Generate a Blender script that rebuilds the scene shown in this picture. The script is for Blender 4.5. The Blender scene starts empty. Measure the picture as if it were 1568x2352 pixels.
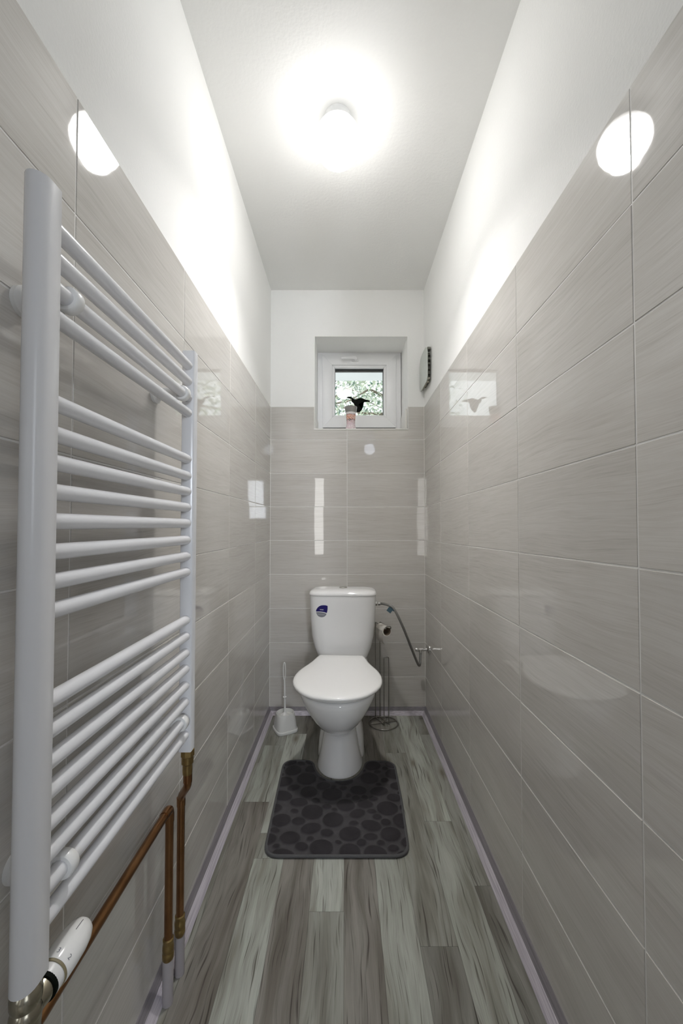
import bpy, bmesh, math, random
from mathutils import Vector, Matrix
from mathutils.bvhtree import BVHTree
random.seed(7)
PI = math.pi
scene = bpy.context.scene
COL = scene.collection

# ------------------------------------------------------------------ camera, world, exposure
CAM_H = 1.097
F_PX = 915.0
cam_d = bpy.data.cameras.new('camera'); cam = bpy.data.objects.new('camera', cam_d); COL.objects.link(cam)
cam.location = (0, 0, CAM_H)
cam.rotation_euler = (PI/2 + math.atan(22/915.0), 0, 0)
cam_d.sensor_fit = 'AUTO'; cam_d.sensor_width = 36.0
cam_d.lens = F_PX*36.0/2352.0
cam_d.shift_x = -8/2352.0
cam_d.shift_y = 10/2352.0
cam_d.clip_start = 0.01
scene.camera = cam
scene.view_settings.view_transform = 'Standard'
scene.view_settings.look = 'None'
scene.view_settings.gamma = 1.0
scene.view_settings.use_curve_mapping = False
scene.view_settings.exposure = 0.16
scene.cycles.max_bounces = 14
scene.cycles.diffuse_bounces = 8
scene.cycles.glossy_bounces = 6
scene.cycles.transparent_max_bounces = 16
scene.cycles.caustics_reflective = False
scene.cycles.sample_clamp_indirect = 6.0

LAMP_STRENGTH = 72.0
LAMP_DOWN_W = 4.6
SKY_STRENGTH = 1.6
HALL_FRONT_W = 36.0
HALL_SIDE_W = 8.0
HALL_PANE_W = 4.2
HALL_LAMP_W = 1.5

world = bpy.data.worlds.new('daylight'); scene.world = world
world.use_nodes = True
wn = world.node_tree.nodes; wl = world.node_tree.links
bg = wn['Background']
bg.inputs['Color'].default_value = (0.90, 0.96, 1.0, 1)
bg.inputs['Strength'].default_value = SKY_STRENGTH

def area_light(name, loc, target, sx, sy, watts, color):
    d = bpy.data.lights.new(name, 'AREA'); d.shape = 'RECTANGLE'; d.size = sx; d.size_y = sy
    d.energy = watts; d.color = color
    o = bpy.data.objects.new(name, d); COL.objects.link(o); o.location = loc
    o.rotation_euler = (Vector(target)-Vector(loc)).to_track_quat('-Z', 'Y').to_euler()
    return o
# unseen hallway lights: two added fills and the tall glass pane of the entrance door
area_light('hall_front_fill', (0.79, -2.85, 1.6), (-0.02, 1.6, 1.0), 0.30, 0.7, HALL_FRONT_W, (0.86, 0.92, 1.0))  # added light for the back wall and toilet, off the back tiles' reflection
area_light('hall_side_fill', (1.38, -1.5, 1.6), (0, -1.5, 1.6), 0.9, 1.1, HALL_SIDE_W, (0.86, 0.92, 1.0))  # added bulk fill bouncing off the hall walls, no window known there
area_light('hall_door_pane_light', (-0.475, -2.6, 1.27), (-0.475, 0, 1.27), 0.17, 1.4, HALL_PANE_W, (1.0, 0.99, 0.96))
ld = bpy.data.lights.new('hall_ceiling_light', 'POINT'); ld.energy = HALL_LAMP_W; ld.shadow_soft_size = 0.09; ld.color = (0.8, 0.87, 1.0)
lo = bpy.data.objects.new('hall_ceiling_light', ld); COL.objects.link(lo); lo.location = (0.40, -2.0, 2.40)
sd = bpy.data.lights.new('sun', 'SUN'); sd.energy = 4.0; sd.angle = 0.01; sd.color = (1.0, 0.96, 0.88)
so = bpy.data.objects.new('sun', sd); COL.objects.link(so); so.rotation_euler = (math.radians(50), 0, math.radians(-35))

# ------------------------------------------------------------------ helpers
def tag(o, label=None, cat=None, group=None, kind=None):
    if label: o['label'] = label
    if cat: o['category'] = cat
    if group: o['group'] = group
    if kind: o['kind'] = kind
    return o

def empty(name, loc=(0, 0, 0), rz=0.0):
    o = bpy.data.objects.new(name, None); COL.objects.link(o)
    o.location = loc; o.rotation_euler = (0, 0, rz); o.empty_display_size = 0.05
    return o

def obj(name, bm, mats, parent=None, smooth=True, angle=40):
    me = bpy.data.meshes.new(name)
    bmesh.ops.recalc_face_normals(bm, faces=bm.faces) if bm.faces else None
    bm.to_mesh(me); bm.free()
    if not isinstance(mats, (list, tuple)): mats = [mats]
    for m in mats: me.materials.append(m)
    if smooth:
        me.polygons.foreach_set('use_smooth', [True]*len(me.polygons))
        me.set_sharp_from_angle(angle=math.radians(angle))
    o = bpy.data.objects.new(name, me); COL.objects.link(o)
    if parent is not None: o.parent = parent
    return o

def add_box(bm, x0, x1, y0, y1, z0, z1, bevel=0.0, seg=2, mi=0):
    vs = [bm.verts.new(p) for p in ((x0,y0,z0),(x1,y0,z0),(x1,y1,z0),(x0,y1,z0),(x0,y0,z1),(x1,y0,z1),(x1,y1,z1),(x0,y1,z1))]
    fs = [bm.faces.new([vs[i] for i in q]) for q in ((3,2,1,0),(4,5,6,7),(0,1,5,4),(1,2,6,5),(2,3,7,6),(3,0,4,7))]
    for f in fs: f.material_index = mi
    if bevel > 0:
        es = list({e for f in fs for e in f.edges})
        r = bmesh.ops.bevel(bm, geom=es, offset=bevel, segments=seg, profile=0.5, affect='EDGES')
        for f in r['faces']: f.material_index = mi
    return vs

def frame_of(t):
    t = t.normalized()
    a = Vector((0, 0, 1)) if abs(t.z) < 0.9 else Vector((1, 0, 0))
    n = t.cross(a).normalized()
    return n, t.cross(n).normalized()

def add_tube(bm, pts, r, seg=16, caps=True, mi=0, closed=False):
    pts = [Vector(p) for p in pts]; n = len(pts)
    rs = r if isinstance(r, (list, tuple)) else [r]*n
    rings = []; N = None
    for i, p in enumerate(pts):
        if closed: t = (pts[(i+1) % n]-pts[i-1])
        elif i == 0: t = pts[1]-pts[0]
        elif i == n-1: t = pts[-1]-pts[-2]
        else: t = (pts[i+1]-p).normalized()+(p-pts[i-1]).normalized()
        t.normalize()
        if N is None: N, B = frame_of(t)
        else:
            N = (N - t*N.dot(t))
            N = N.normalized() if N.length > 1e-6 else frame_of(t)[0]
            B = t.cross(N).normalized()
        rings.append([bm.verts.new(p+(N*math.cos(2*PI*k/seg)+B*math.sin(2*PI*k/seg))*rs[i]) for k in range(seg)])
    m = n if closed else n-1
    for i in range(m):
        a, b = rings[i], rings[(i+1) % n]
        for k in range(seg):
            f = bm.faces.new((a[k], a[(k+1) % seg], b[(k+1) % seg], b[k])); f.material_index = mi
    if caps and not closed:
        for rg in (rings[0][::-1], rings[-1]):
            f = bm.faces.new(rg); f.material_index = mi
    return rings

def smooth_path(pts, per=8):
    P = [Vector(p) for p in pts]; out = []
    for i in range(len(P)-1):
        p0 = P[max(i-1, 0)]; p1 = P[i]; p2 = P[i+1]; p3 = P[min(i+2, len(P)-1)]
        for k in range(per):
            t = k/per
            out.append(0.5*((2*p1)+(p2-p0)*t+(2*p0-5*p1+4*p2-p3)*t*t+(3*p1-p0-3*p2+p3)*t**3))
    out.append(P[-1]); return out

def round_path(pts, rad, per=6):
    """polyline with its corners rounded"""
    P = [Vector(p) for p in pts]; out = [P[0]]
    for i in range(1, len(P)-1):
        a = (P[i-1]-P[i]); b = (P[i+1]-P[i]); r = min(rad, a.length*0.49, b.length*0.49)
        A = P[i]+a.normalized()*r; B = P[i]+b.normalized()*r
        for k in range(per+1):
            t = k/per
            out.append((1-t)**2*A+2*t*(1-t)*P[i]+t*t*B)
    out.append(P[-1]); return out

def add_lathe(bm, prof, origin=(0,0,0), axis=(0,0,1), seg=32, mi=0):
    """prof: (radius, height along axis)"""
    O = Vector(origin); A = Vector(axis).normalized(); N, B = frame_of(A)
    rings = []
    for r, h in prof:
        if r < 1e-6: rings.append([bm.verts.new(O+A*h)])
        else: rings.append([bm.verts.new(O+A*h+(N*math.cos(2*PI*k/seg)+B*math.sin(2*PI*k/seg))*r) for k in range(seg)])
    for a, b in zip(rings, rings[1:]):
        for k in range(seg):
            k2 = (k+1) % seg
            if len(a) == 1 and len(b) == 1: continue
            if len(a) == 1: f = bm.faces.new((a[0], b[k2], b[k]))
            elif len(b) == 1: f = bm.faces.new((a[k], a[k2], b[0]))
            else: f = bm.faces.new((a[k], a[k2], b[k2], b[k]))
            f.material_index = mi
    for rg in (rings[0], rings[-1]):
        if len(rg) > 1:
            try:
                f = bm.faces.new(rg); f.material_index = mi
            except ValueError: pass
    return rings

def add_loft(bm, loops, mi=0, cap0=True, cap1=True):
    rings = [[bm.verts.new(p) for p in lp] for lp in loops]
    n = len(rings[0])
    for a, b in zip(rings, rings[1:]):
        for k in range(n):
            f = bm.faces.new((a[k], a[(k+1) % n], b[(k+1) % n], b[k])); f.material_index = mi
    if cap0: bm.faces.new(rings[0][::-1]).material_index = mi
    if cap1: bm.faces.new(rings[-1]).material_index = mi
    return rings

def add_prism(bm, poly, y0, y1, plane='xz', mi=0):
    """polygon extruded along the axis that is not in its plane"""
    def P(a, b, c): return {'xz': (a, c, b), 'xy': (a, b, c), 'yz': (c, a, b)}[plane]
    lo = [bm.verts.new(P(a, b, y0)) for a, b in poly]; hi = [bm.verts.new(P(a, b, y1)) for a, b in poly]
    n = len(poly)
    bm.faces.new(lo).material_index = mi; bm.faces.new(hi[::-1]).material_index = mi
    for k in range(n):
        bm.faces.new((lo[k], hi[k], hi[(k+1) % n], lo[(k+1) % n])).material_index = mi

# ------------------------------------------------------------------ materials
def new_mat(name):
    m = bpy.data.materials.new(name); m.use_nodes = True
    nt = m.node_tree
    return m, nt, nt.nodes, nt.links, nt.nodes['Principled BSDF']

def plain(name, col, rough=0.5, metal=0.0, noise=0.0, nscale=30.0, bump=0.0, bscale=60.0, coat=0.0, spec=0.5, dark=None):
    m, nt, N, L, P = new_mat(name)
    P.inputs['Roughness'].default_value = rough; P.inputs['Metallic'].default_value = metal
    P.inputs['Specular IOR Level'].default_value = spec
    P.inputs['Coat Weight'].default_value = coat; P.inputs['Coat Roughness'].default_value = 0.03
    tc = N.new('ShaderNodeTexCoord')
    nz = N.new('ShaderNodeTexNoise'); nz.inputs['Scale'].default_value = nscale; nz.inputs['Detail'].default_value = 4
    L.new(tc.outputs['Object'], nz.inputs['Vector'])
    mx = N.new('ShaderNodeMix'); mx.data_type = 'RGBA'
    d = dark if dark else tuple(c*(1-noise) for c in col)
    mx.inputs['A'].default_value = (*d, 1); mx.inputs['B'].default_value = (*col, 1)
    L.new(nz.outputs['Fac'], mx.inputs['Factor']); L.new(mx.outputs['Result'], P.inputs['Base Color'])
    if bump > 0:
        n2 = N.new('ShaderNodeTexNoise'); n2.inputs['Scale'].default_value = bscale; n2.inputs['Detail'].default_value = 3
        L.new(tc.outputs['Object'], n2.inputs['Vector'])
        b = N.new('ShaderNodeBump'); b.inputs['Strength'].default_value = bump; b.inputs['Distance'].default_value = 0.002
        L.new(n2.outputs['Fac'], b.inputs['Height']); L.new(b.outputs['Normal'], P.inputs['Normal'])
    return m

def math_node(N, L, op, a, b=None, c=None):
    n = N.new('ShaderNodeMath'); n.operation = op
    for i, v in enumerate((a, b, c)):
        if v is None: continue
        if isinstance(v, (int, float)): n.inputs[i].default_value = v
        else: L.new(v, n.inputs[i])
    return n.outputs[0]

def noise_at(N, L, vec, scale=1.0, detail=3.0, rough=0.5, dist=0.0):
    n = N.new('ShaderNodeTexNoise'); n.inputs['Scale'].default_value = scale; n.inputs['Detail'].default_value = detail
    n.inputs['Roughness'].default_value = rough; n.inputs['Distortion'].default_value = dist
    L.new(vec, n.inputs['Vector']); return n.outputs['Fac']

def comb(N, L, x, y, z=0.0):
    n = N.new('ShaderNodeCombineXYZ')
    for i, v in enumerate((x, y, z)):
        if isinstance(v, (int, float)): n.inputs[i].default_value = v
        else: L.new(v, n.inputs[i])
    return n.outputs[0]

def ramp(N, L, fac, stops):
    r = N.new('ShaderNodeValToRGB'); e = r.color_ramp.elements
    while len(e) < len(stops): e.new(0.5)
    for i, (p, c) in enumerate(stops): e[i].position = p; e[i].color = (*c, 1) if len(c) == 3 else c
    L.new(fac, r.inputs['Fac']); return r.outputs['Color']

def tile_material():
    m, nt, N, L, P = new_mat('wood_look_tile')
    uv = N.new('ShaderNodeUVMap'); uv.uv_map = 'UVMap'
    sp = N.new('ShaderNodeSeparateXYZ'); L.new(uv.outputs['UV'], sp.inputs[0])
    u, v = sp.outputs[0], sp.outputs[1]
    warp = noise_at(N, L, comb(N, L, math_node(N, L, 'MULTIPLY', u, 2.2), math_node(N, L, 'MULTIPLY', v, 5.0)), 1.0, 2.0)
    v2 = math_node(N, L, 'ADD', v, math_node(N, L, 'MULTIPLY', warp, 0.05))
    g1 = noise_at(N, L, comb(N, L, math_node(N, L, 'MULTIPLY', u, 12.0), math_node(N, L, 'MULTIPLY', v2, 480.0)), 1.0, 3.0, 0.6)
    g2 = noise_at(N, L, comb(N, L, math_node(N, L, 'MULTIPLY', u, 4.0), math_node(N, L, 'MULTIPLY', v2, 120.0)), 1.0, 3.0, 0.6)
    g3 = noise_at(N, L, comb(N, L, math_node(N, L, 'MULTIPLY', u, 1.6), math_node(N, L, 'MULTIPLY', v2, 14.0)), 1.0, 2.0)
    f = math_node(N, L, 'ADD', math_node(N, L, 'ADD', math_node(N, L, 'MULTIPLY', g1, 0.40), math_node(N, L, 'MULTIPLY', g2, 0.35)), math_node(N, L, 'MULTIPLY', g3, 0.25))
    c = ramp(N, L, f, [(0.33, (0.45, 0.426, 0.394)), (0.44, (0.545, 0.523, 0.489)), (0.58, (0.605, 0.587, 0.556))])
    at = N.new('ShaderNodeVertexColor'); at.layer_name = 'tone'
    mx = N.new('ShaderNodeMix'); mx.data_type = 'RGBA'; mx.blend_type = 'MULTIPLY'; mx.inputs['Factor'].default_value = 1.0
    L.new(c, mx.inputs['A']); L.new(at.outputs['Color'], mx.inputs['B'])
    L.new(mx.outputs['Result'], P.inputs['Base Color'])
    P.inputs['Roughness'].default_value = 0.03
    P.inputs['IOR'].default_value = 1.6
    tc = N.new('ShaderNodeTexCoord')
    w = noise_at(N, L, tc.outputs['Object'], 16.0, 2.0)
    b = N.new('ShaderNodeBump'); b.inputs['Strength'].default_value = 0.018; b.inputs['Distance'].default_value = 0.004
    L.new(w, b.inputs['Height']); L.new(b.outputs['Normal'], P.inputs['Normal'])
    return m

def floor_material():
    m, nt, N, L, P = new_mat('wood_look_vinyl')
    uv = N.new('ShaderNodeUVMap'); uv.uv_map = 'UVMap'
    sp = N.new('ShaderNodeSeparateXYZ'); L.new(uv.outputs['UV'], sp.inputs[0])
    u, v = sp.outputs[0], sp.outputs[1]
    warp = noise_at(N, L, comb(N, L, math_node(N, L, 'MULTIPLY', u, 3.0), math_node(N, L, 'MULTIPLY', v, 9.0)), 1.0, 2.0)
    v2 = math_node(N, L, 'ADD', v, math_node(N, L, 'MULTIPLY', warp, 0.06))
    fine = noise_at(N, L, comb(N, L, math_node(N, L, 'MULTIPLY', u, 14.0), math_node(N, L, 'MULTIPLY', v2, 520.0)), 1.0, 3.0, 0.65)
    mid = noise_at(N, L, comb(N, L, math_node(N, L, 'MULTIPLY', u, 5.0), math_node(N, L, 'MULTIPLY', v2, 110.0)), 1.0, 3.0, 0.6)
    broad = noise_at(N, L, comb(N, L, math_node(N, L, 'MULTIPLY', u, 3.2), math_node(N, L, 'MULTIPLY', v2, 26.0)), 1.0, 2.0)
    f = math_node(N, L, 'ADD', math_node(N, L, 'ADD', math_node(N, L, 'MULTIPLY', fine, 0.35), math_node(N, L, 'MULTIPLY', mid, 0.30)), math_node(N, L, 'MULTIPLY', broad, 0.35))
    k = ramp(N, L, f, [(0.30, (0.52, 0.50, 0.47)), (0.44, (0.97, 0.965, 0.945)), (0.60, (1.28, 1.28, 1.27))])
    at = N.new('ShaderNodeVertexColor'); at.layer_name = 'tone'
    mx = N.new('ShaderNodeMix'); mx.data_type = 'RGBA'; mx.blend_type = 'MULTIPLY'; mx.inputs['Factor'].default_value = 1.0
    L.new(at.outputs['Color'], mx.inputs['A']); L.new(k, mx.inputs['B'])
    # brown heartwood patches
    hp = noise_at(N, L, comb(N, L, math_node(N, L, 'MULTIPLY', u, 2.6), math_node(N, L, 'MULTIPLY', v2, 22.0), 3.7), 1.0, 2.0)
    hf = ramp(N, L, hp, [(0.44, (0, 0, 0)), (0.64, (1, 1, 1))])
    m2 = N.new('ShaderNodeMix'); m2.data_type = 'RGBA'; m2.blend_type = 'MULTIPLY'
    L.new(hf, m2.inputs['Factor']); L.new(mx.outputs['Result'], m2.inputs['A']); m2.inputs['B'].default_value = (0.62, 0.59, 0.56, 1)
    # dark cracks along the grain
    cr = noise_at(N, L, comb(N, L, math_node(N, L, 'MULTIPLY', u, 5.5), math_node(N, L, 'MULTIPLY', v2, 165.0), 9.1), 1.0, 2.5, 0.55)
    cf = ramp(N, L, cr, [(0.585, (0, 0, 0)), (0.69, (1, 1, 1))])
    m3 = N.new('ShaderNodeMix'); m3.data_type = 'RGBA'; m3.blend_type = 'MULTIPLY'
    L.new(cf, m3.inputs['Factor']); L.new(m2.outputs['Result'], m3.inputs['A']); m3.inputs['B'].default_value = (0.34, 0.315, 0.295, 1)
    # knots
    vo = N.new('ShaderNodeTexVoronoi'); vo.voronoi_dimensions = '2D'; vo.inputs['Scale'].default_value = 1.0; vo.inputs['Randomness'].default_value = 1.0
    L.new(comb(N, L, math_node(N, L, 'MULTIPLY', u, 1.6), math_node(N, L, 'MULTIPLY', v, 4.6)), vo.inputs['Vector'])
    kf = ramp(N, L, vo.outputs['Distance'], [(0.02, (0.9, 0.9, 0.9)), (0.045, (0.5, 0.5, 0.5)), (0.10, (0, 0, 0))])
    m4 = N.new('ShaderNodeMix'); m4.data_type = 'RGBA'; m4.blend_type = 'MULTIPLY'
    L.new(kf, m4.inputs['Factor']); L.new(m3.outputs['Result'], m4.inputs['A']); m4.inputs['B'].default_value = (0.45, 0.39, 0.33, 1)
    L.new(m4.outputs['Result'], P.inputs['Base Color'])
    P.inputs['Roughness'].default_value = 0.42
    P.inputs['Specular IOR Level'].default_value = 0.35
    b = N.new('ShaderNodeBump'); b.inputs['Strength'].default_value = 0.15; b.inputs['Distance'].default_value = 0.0005
    L.new(f, b.inputs['Height']); L.new(b.outputs['Normal'], P.inputs['Normal'])
    return m

def skirting_material(name, light, dark):
    m, nt, N, L, P = new_mat(name)
    tc = N.new('ShaderNodeTexCoord'); sp = N.new('ShaderNodeSeparateXYZ'); L.new(tc.outputs['Object'], sp.inputs[0])
    s = math_node(N, L, 'ADD', sp.outputs[2], math_node(N, L, 'MULTIPLY', math_node(N, L, 'ABSOLUTE', sp.outputs[0]), 1.0))
    vec = comb(N, L, math_node(N, L, 'MULTIPLY', sp.outputs[0], 40.0), math_node(N, L, 'MULTIPLY', sp.outputs[1], 6.0), math_node(N, L, 'MULTIPLY', sp.outputs[2], 330.0))
    n = noise_at(N, L, vec, 1.0, 3.0, 0.6)
    L.new(ramp(N, L, n, [(0.36, dark), (0.62, light)]), P.inputs['Base Color'])
    P.inputs['Roughness'].default_value = 0.35
    return m

M = {}
M['tile'] = tile_material()
M['floor'] = floor_material()
M['grout'] = plain('grout', (0.80, 0.79, 0.77), 0.7, noise=0.08, nscale=60)
M['paint'] = plain('white_wall_paint', (0.88, 0.88, 0.865), 0.85, noise=0.02, nscale=8, bump=0.35, bscale=140, spec=0.2)
M['ceiling'] = plain('white_ceiling_paint', (0.86, 0.86, 0.845), 0.9, noise=0.02, nscale=6, bump=0.45, bscale=90, spec=0.2)
M['hall'] = plain('hall_paint', (0.45, 0.45, 0.46), 0.9, noise=0.03)
M['hall_floor'] = plain('hall_floor', (0.22, 0.21, 0.19), 0.6, noise=0.1)
M['china'] = plain('glazed_china', (0.80, 0.80, 0.80), 0.06, noise=0.01, coat=0.4)
M['seat'] = plain('white_seat_plastic', (0.84, 0.84, 0.83), 0.16, noise=0.01, nscale=12)
M['enamel'] = plain('white_enamel', (0.76, 0.765, 0.79), 0.22, noise=0.01)
M['plastic'] = plain('white_plastic', (0.80, 0.80, 0.79), 0.3, noise=0.02)
M['brush_plastic'] = plain('matt_white_plastic', (0.66, 0.66, 0.64), 0.4, noise=0.03)
M['upvc'] = plain('white_upvc', (0.91, 0.91, 0.92), 0.28, noise=0.015)
M['trim'] = plain('white_tile_edge', (0.80, 0.79, 0.76), 0.4, noise=0.03)
M['chrome'] = plain('chrome', (0.72, 0.71, 0.69), 0.12, 1.0, noise=0.05)
M['steel'] = plain('steel_wire', (0.42, 0.41, 0.385), 0.22, 1.0, noise=0.1, nscale=90)
M['braid'] = plain('steel_braid', (0.36, 0.355, 0.34), 0.35, 1.0, noise=0.45, nscale=700, bump=0.6, bscale=900)
M['nickel'] = plain('worn_nickel', (0.50, 0.46, 0.36), 0.22, 1.0, noise=0.45, nscale=45, bump=0.15, bscale=70)
M['brass'] = plain('old_brass', (0.44, 0.31, 0.13), 0.34, 1.0, noise=0.55, nscale=60, bump=0.2, bscale=120)
M['copper'] = plain('tarnished_copper', (0.34, 0.18, 0.085), 0.28, 1.0, dark=(0.16, 0.075, 0.03), nscale=18, bump=0.1, bscale=60)
M['stub'] = plain('painted_pipe', (0.36, 0.335, 0.345), 0.45, noise=0.1, bump=0.2)
M['black'] = plain('black_vinyl', (0.004, 0.006, 0.004), 0.6, noise=0.2, spec=0.08)
M['gasket'] = plain('black_gasket', (0.015, 0.016, 0.018), 0.5, noise=0.2)
M['skirt'] = skirting_material('lilac_skirting', (0.64, 0.605, 0.65), (0.40, 0.365, 0.42))
M['skirt_lip'] = skirting_material('skirting_lip', (0.25, 0.232, 0.25), (0.18, 0.165, 0.182))
M['paper'] = plain('toilet_paper', (0.74, 0.71, 0.66), 0.9, noise=0.05, nscale=90, bump=0.2, bscale=300)
M['card'] = plain('brown_card', (0.26, 0.20, 0.14), 0.9, noise=0.2)
M['box'] = plain('grey_painted_cover', (0.60, 0.63, 0.59), 0.45, noise=0.1, nscale=25, dark=(0.50, 0.53, 0.49))
M['box_side'] = plain('mottled_box_side', (0.30, 0.30, 0.26), 0.8, dark=(0.03, 0.03, 0.02), nscale=60, bump=0.6, bscale=90)  # grey mottled down to near black
M['plaster'] = plain('crumbly_filler', (0.55, 0.53, 0.45), 0.95, dark=(0.34, 0.32, 0.25), nscale=90, bump=1.0, bscale=140)
M['blue'] = plain('dark_blue_vinyl', (0.016, 0.011, 0.13), 0.25, noise=0.1)
M['greyvinyl'] = plain('grey_vinyl', (0.21, 0.215, 0.245), 0.3, noise=0.05)
M['white_ink'] = plain('white_ink', (0.75, 0.75, 0.80), 0.4, noise=0.02)
M['dark_ink'] = plain('dark_ink', (0.10, 0.10, 0.12), 0.5, noise=0.1)
M['teal'] = plain('teal_tape', (0.075, 0.15, 0.195), 0.45, dark=(0.035, 0.06, 0.08), nscale=160)
M['lid_grey'] = plain('grey_lid', (0.27, 0.265, 0.25), 0.25, noise=0.05)
M['binding'] = plain('grey_binding', (0.085, 0.085, 0.088), 0.85, noise=0.2, nscale=300, bump=0.6, bscale=500)
M['bark'] = plain('bark', (0.20, 0.17, 0.13), 0.9, noise=0.4)
M['eave'] = plain('pale_eave_boards', (0.80, 0.84, 0.88), 0.7, noise=0.06, nscale=4)
M['ground'] = plain('pale_paving', (0.58, 0.57, 0.54), 0.95, noise=0.15, nscale=3)
M['tan'] = plain('tan_ring', (0.26, 0.22, 0.13), 0.5, noise=0.3, nscale=80)

def emission_mat(name, col, strength):
    m = bpy.data.materials.new(name); m.use_nodes = True; nt = m.node_tree; nt.nodes.clear()
    e = nt.nodes.new('ShaderNodeEmission'); e.inputs['Color'].default_value = (*col, 1); e.inputs['Strength'].default_value = strength
    o = nt.nodes.new('ShaderNodeOutputMaterial'); nt.links.new(e.outputs[0], o.inputs['Surface'])
    return m
M['globe'] = emission_mat('lit_opal_glass', (1.0, 0.985, 0.965), LAMP_STRENGTH)
def globe_falloff(m):
    # glow graded to spare the ceiling: brightest below, dimming towards the neck
    nt = m.node_tree; N, L = nt.nodes, nt.links
    tc = N.new('ShaderNodeTexCoord'); sp = N.new('ShaderNodeSeparateXYZ'); L.new(tc.outputs['Object'], sp.inputs[0])
    h = math_node(N, L, 'DIVIDE', math_node(N, L, 'ADD', sp.outputs[2], 0.166), 0.157)
    r = N.new('ShaderNodeValToRGB'); el = r.color_ramp.elements
    el[0].position = 0.0; el[0].color = (1, 1, 1, 1); el[1].position = 1.0; el[1].color = (0.008, 0.008, 0.008, 1)
    for p_, v_ in ((0.06, 0.85), (0.15, 0.60), (0.3, 0.36), (0.5, 0.22), (0.7, 0.07), (0.85, 0.02)):
        q = el.new(p_); q.color = (v_, v_, v_, 1)
    L.new(h, r.inputs['Fac'])
    e = [n for n in N if n.type == 'EMISSION'][0]; L.new(math_node(N, L, 'MULTIPLY', r.outputs['Color'], LAMP_STRENGTH), e.inputs['Strength'])
globe_falloff(M['globe'])

def glass_mat():
    m = bpy.data.materials.new('window_pane_glass'); m.use_nodes = True; nt = m.node_tree; nt.nodes.clear()
    t = nt.nodes.new('ShaderNodeBsdfTransparent'); t.inputs['Color'].default_value = (0.95, 0.97, 0.96, 1)
    g = nt.nodes.new('ShaderNodeBsdfGlossy'); g.inputs['Roughness'].default_value = 0.004
    f = nt.nodes.new('ShaderNodeFresnel'); f.inputs['IOR'].default_value = 1.52
    a = nt.nodes.new('ShaderNodeMath'); a.operation = 'MULTIPLY'; a.inputs[1].default_value = 0.9
    nt.links.new(f.outputs[0], a.inputs[0])
    mx = nt.nodes.new('ShaderNodeMixShader'); nt.links.new(a.outputs[0], mx.inputs[0])
    nt.links.new(t.outputs[0], mx.inputs[1]); nt.links.new(g.outputs[0], mx.inputs[2])
    o = nt.nodes.new('ShaderNodeOutputMaterial'); nt.links.new(mx.outputs[0], o.inputs['Surface'])
    return m
M['glass'] = glass_mat()

def leaf_mat(name, a, b):
    m, nt, N, L, P = new_mat(name)
    oi = N.new('ShaderNodeVertexColor'); oi.layer_name = 'tone'
    mx = N.new('ShaderNodeMix'); mx.data_type = 'RGBA'; mx.inputs['A'].default_value = (*a, 1); mx.inputs['B'].default_value = (*b, 1)
    L.new(oi.outputs['Color'], mx.inputs['Factor']); L.new(mx.outputs['Result'], P.inputs['Base Color'])
    P.inputs['Roughness'].default_value = 0.6
    P.inputs['Transmission Weight'].default_value = 0.0
    return m
M['leaf'] = leaf_mat('pale_leaf', (0.04, 0.13, 0.11), (0.66, 0.72, 0.58))

# ------------------------------------------------------------------ room dimensions
XL, XR, YB, ZC = -0.443, 0.472, 2.355, 2.51
YF = 0.02
ROW, ROW0 = 0.1991, 0.0159
rows = [0.0]+[ROW0+ROW*k for k in range(0, 9)]+[1.806]
G = 0.0014      # half grout width
TT = 0.0010     # tile face above the grout bed

def inset_poly(poly, d):
    n = len(poly); out = []
    for i in range(n):
        p0, p1, p2 = Vector(poly[i-1]), Vector(poly[i]), Vector(poly[(i+1) % n])
        e1 = (p1-p0).normalized(); e2 = (p2-p1).normalized()
        n1 = Vector((-e1.y, e1.x)); n2 = Vector((-e2.y, e2.x))
        out.append(tuple(p1+(n1+n2)*d/(1+n1.dot(n2))))
    return out

def tiled_wall(name, P, polys, bed, paint, post=None):
    """P(u, v, h) maps wall coordinates to the room; polys: tile outlines (ccw); bed / paint: outlines of the grout bed and the painted part"""
    bm = bmesh.new()
    uvl = bm.loops.layers.uv.new('UVMap'); cl = bm.loops.layers.float_color.new('tone')
    def face(pts, mi, off=(0, 0), tone=1.0, flat=None):
        f = bm.faces.new([bm.verts.new(P(*p)) for p in pts]); f.material_index = mi
        for lp, p in zip(f.loops, pts):
            lp[uvl].uv = (p[0]+off[0], p[1]+off[1]); lp[cl] = (tone, tone*1.0, tone*1.0, 1)
        return f
    for po in polys:
        off = (random.uniform(0, 30), random.uniform(0, 30)); tone = random.uniform(0.95, 1.03)
        ti, tj = random.gauss(0, 0.0009), random.gauss(0, 0.0009)
        cu = sum(p[0] for p in po)/len(po); cv = sum(p[1] for p in po)/len(po)
        outer = inset_poly(po, G); inner = inset_poly(po, G+0.0009)
        H = lambda p: TT+(p[0]-cu)*ti+(p[1]-cv)*tj
        face([(p[0], p[1], H(p)) for p in inner], 0, off, tone)
        n = len(po)
        for i in range(n):
            a, b = outer[i], outer[(i+1) % n]; c, d = inner[(i+1) % n], inner[i]
            face([(*a, 0.0), (*b, 0.0), (*c, H(c)), (*d, H(d))], 0, off, tone)
    for q in bed: face([(p[0], p[1], 0.0) for p in q], 1)
    for q in paint: face([(p[0], p[1], 0.0) for p in q], 2)
    if post:
        for v in bm.verts: v.co = post(v.co)
    me = bpy.data.meshes.new(name); bm.to_mesh(me); bm.free()
    for k in ('tile', 'grout', 'paint'): me.materials.append(M[k])
    o = bpy.data.objects.new(name, me); COL.objects.link(o); o['kind'] = 'structure'
    return o

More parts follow.
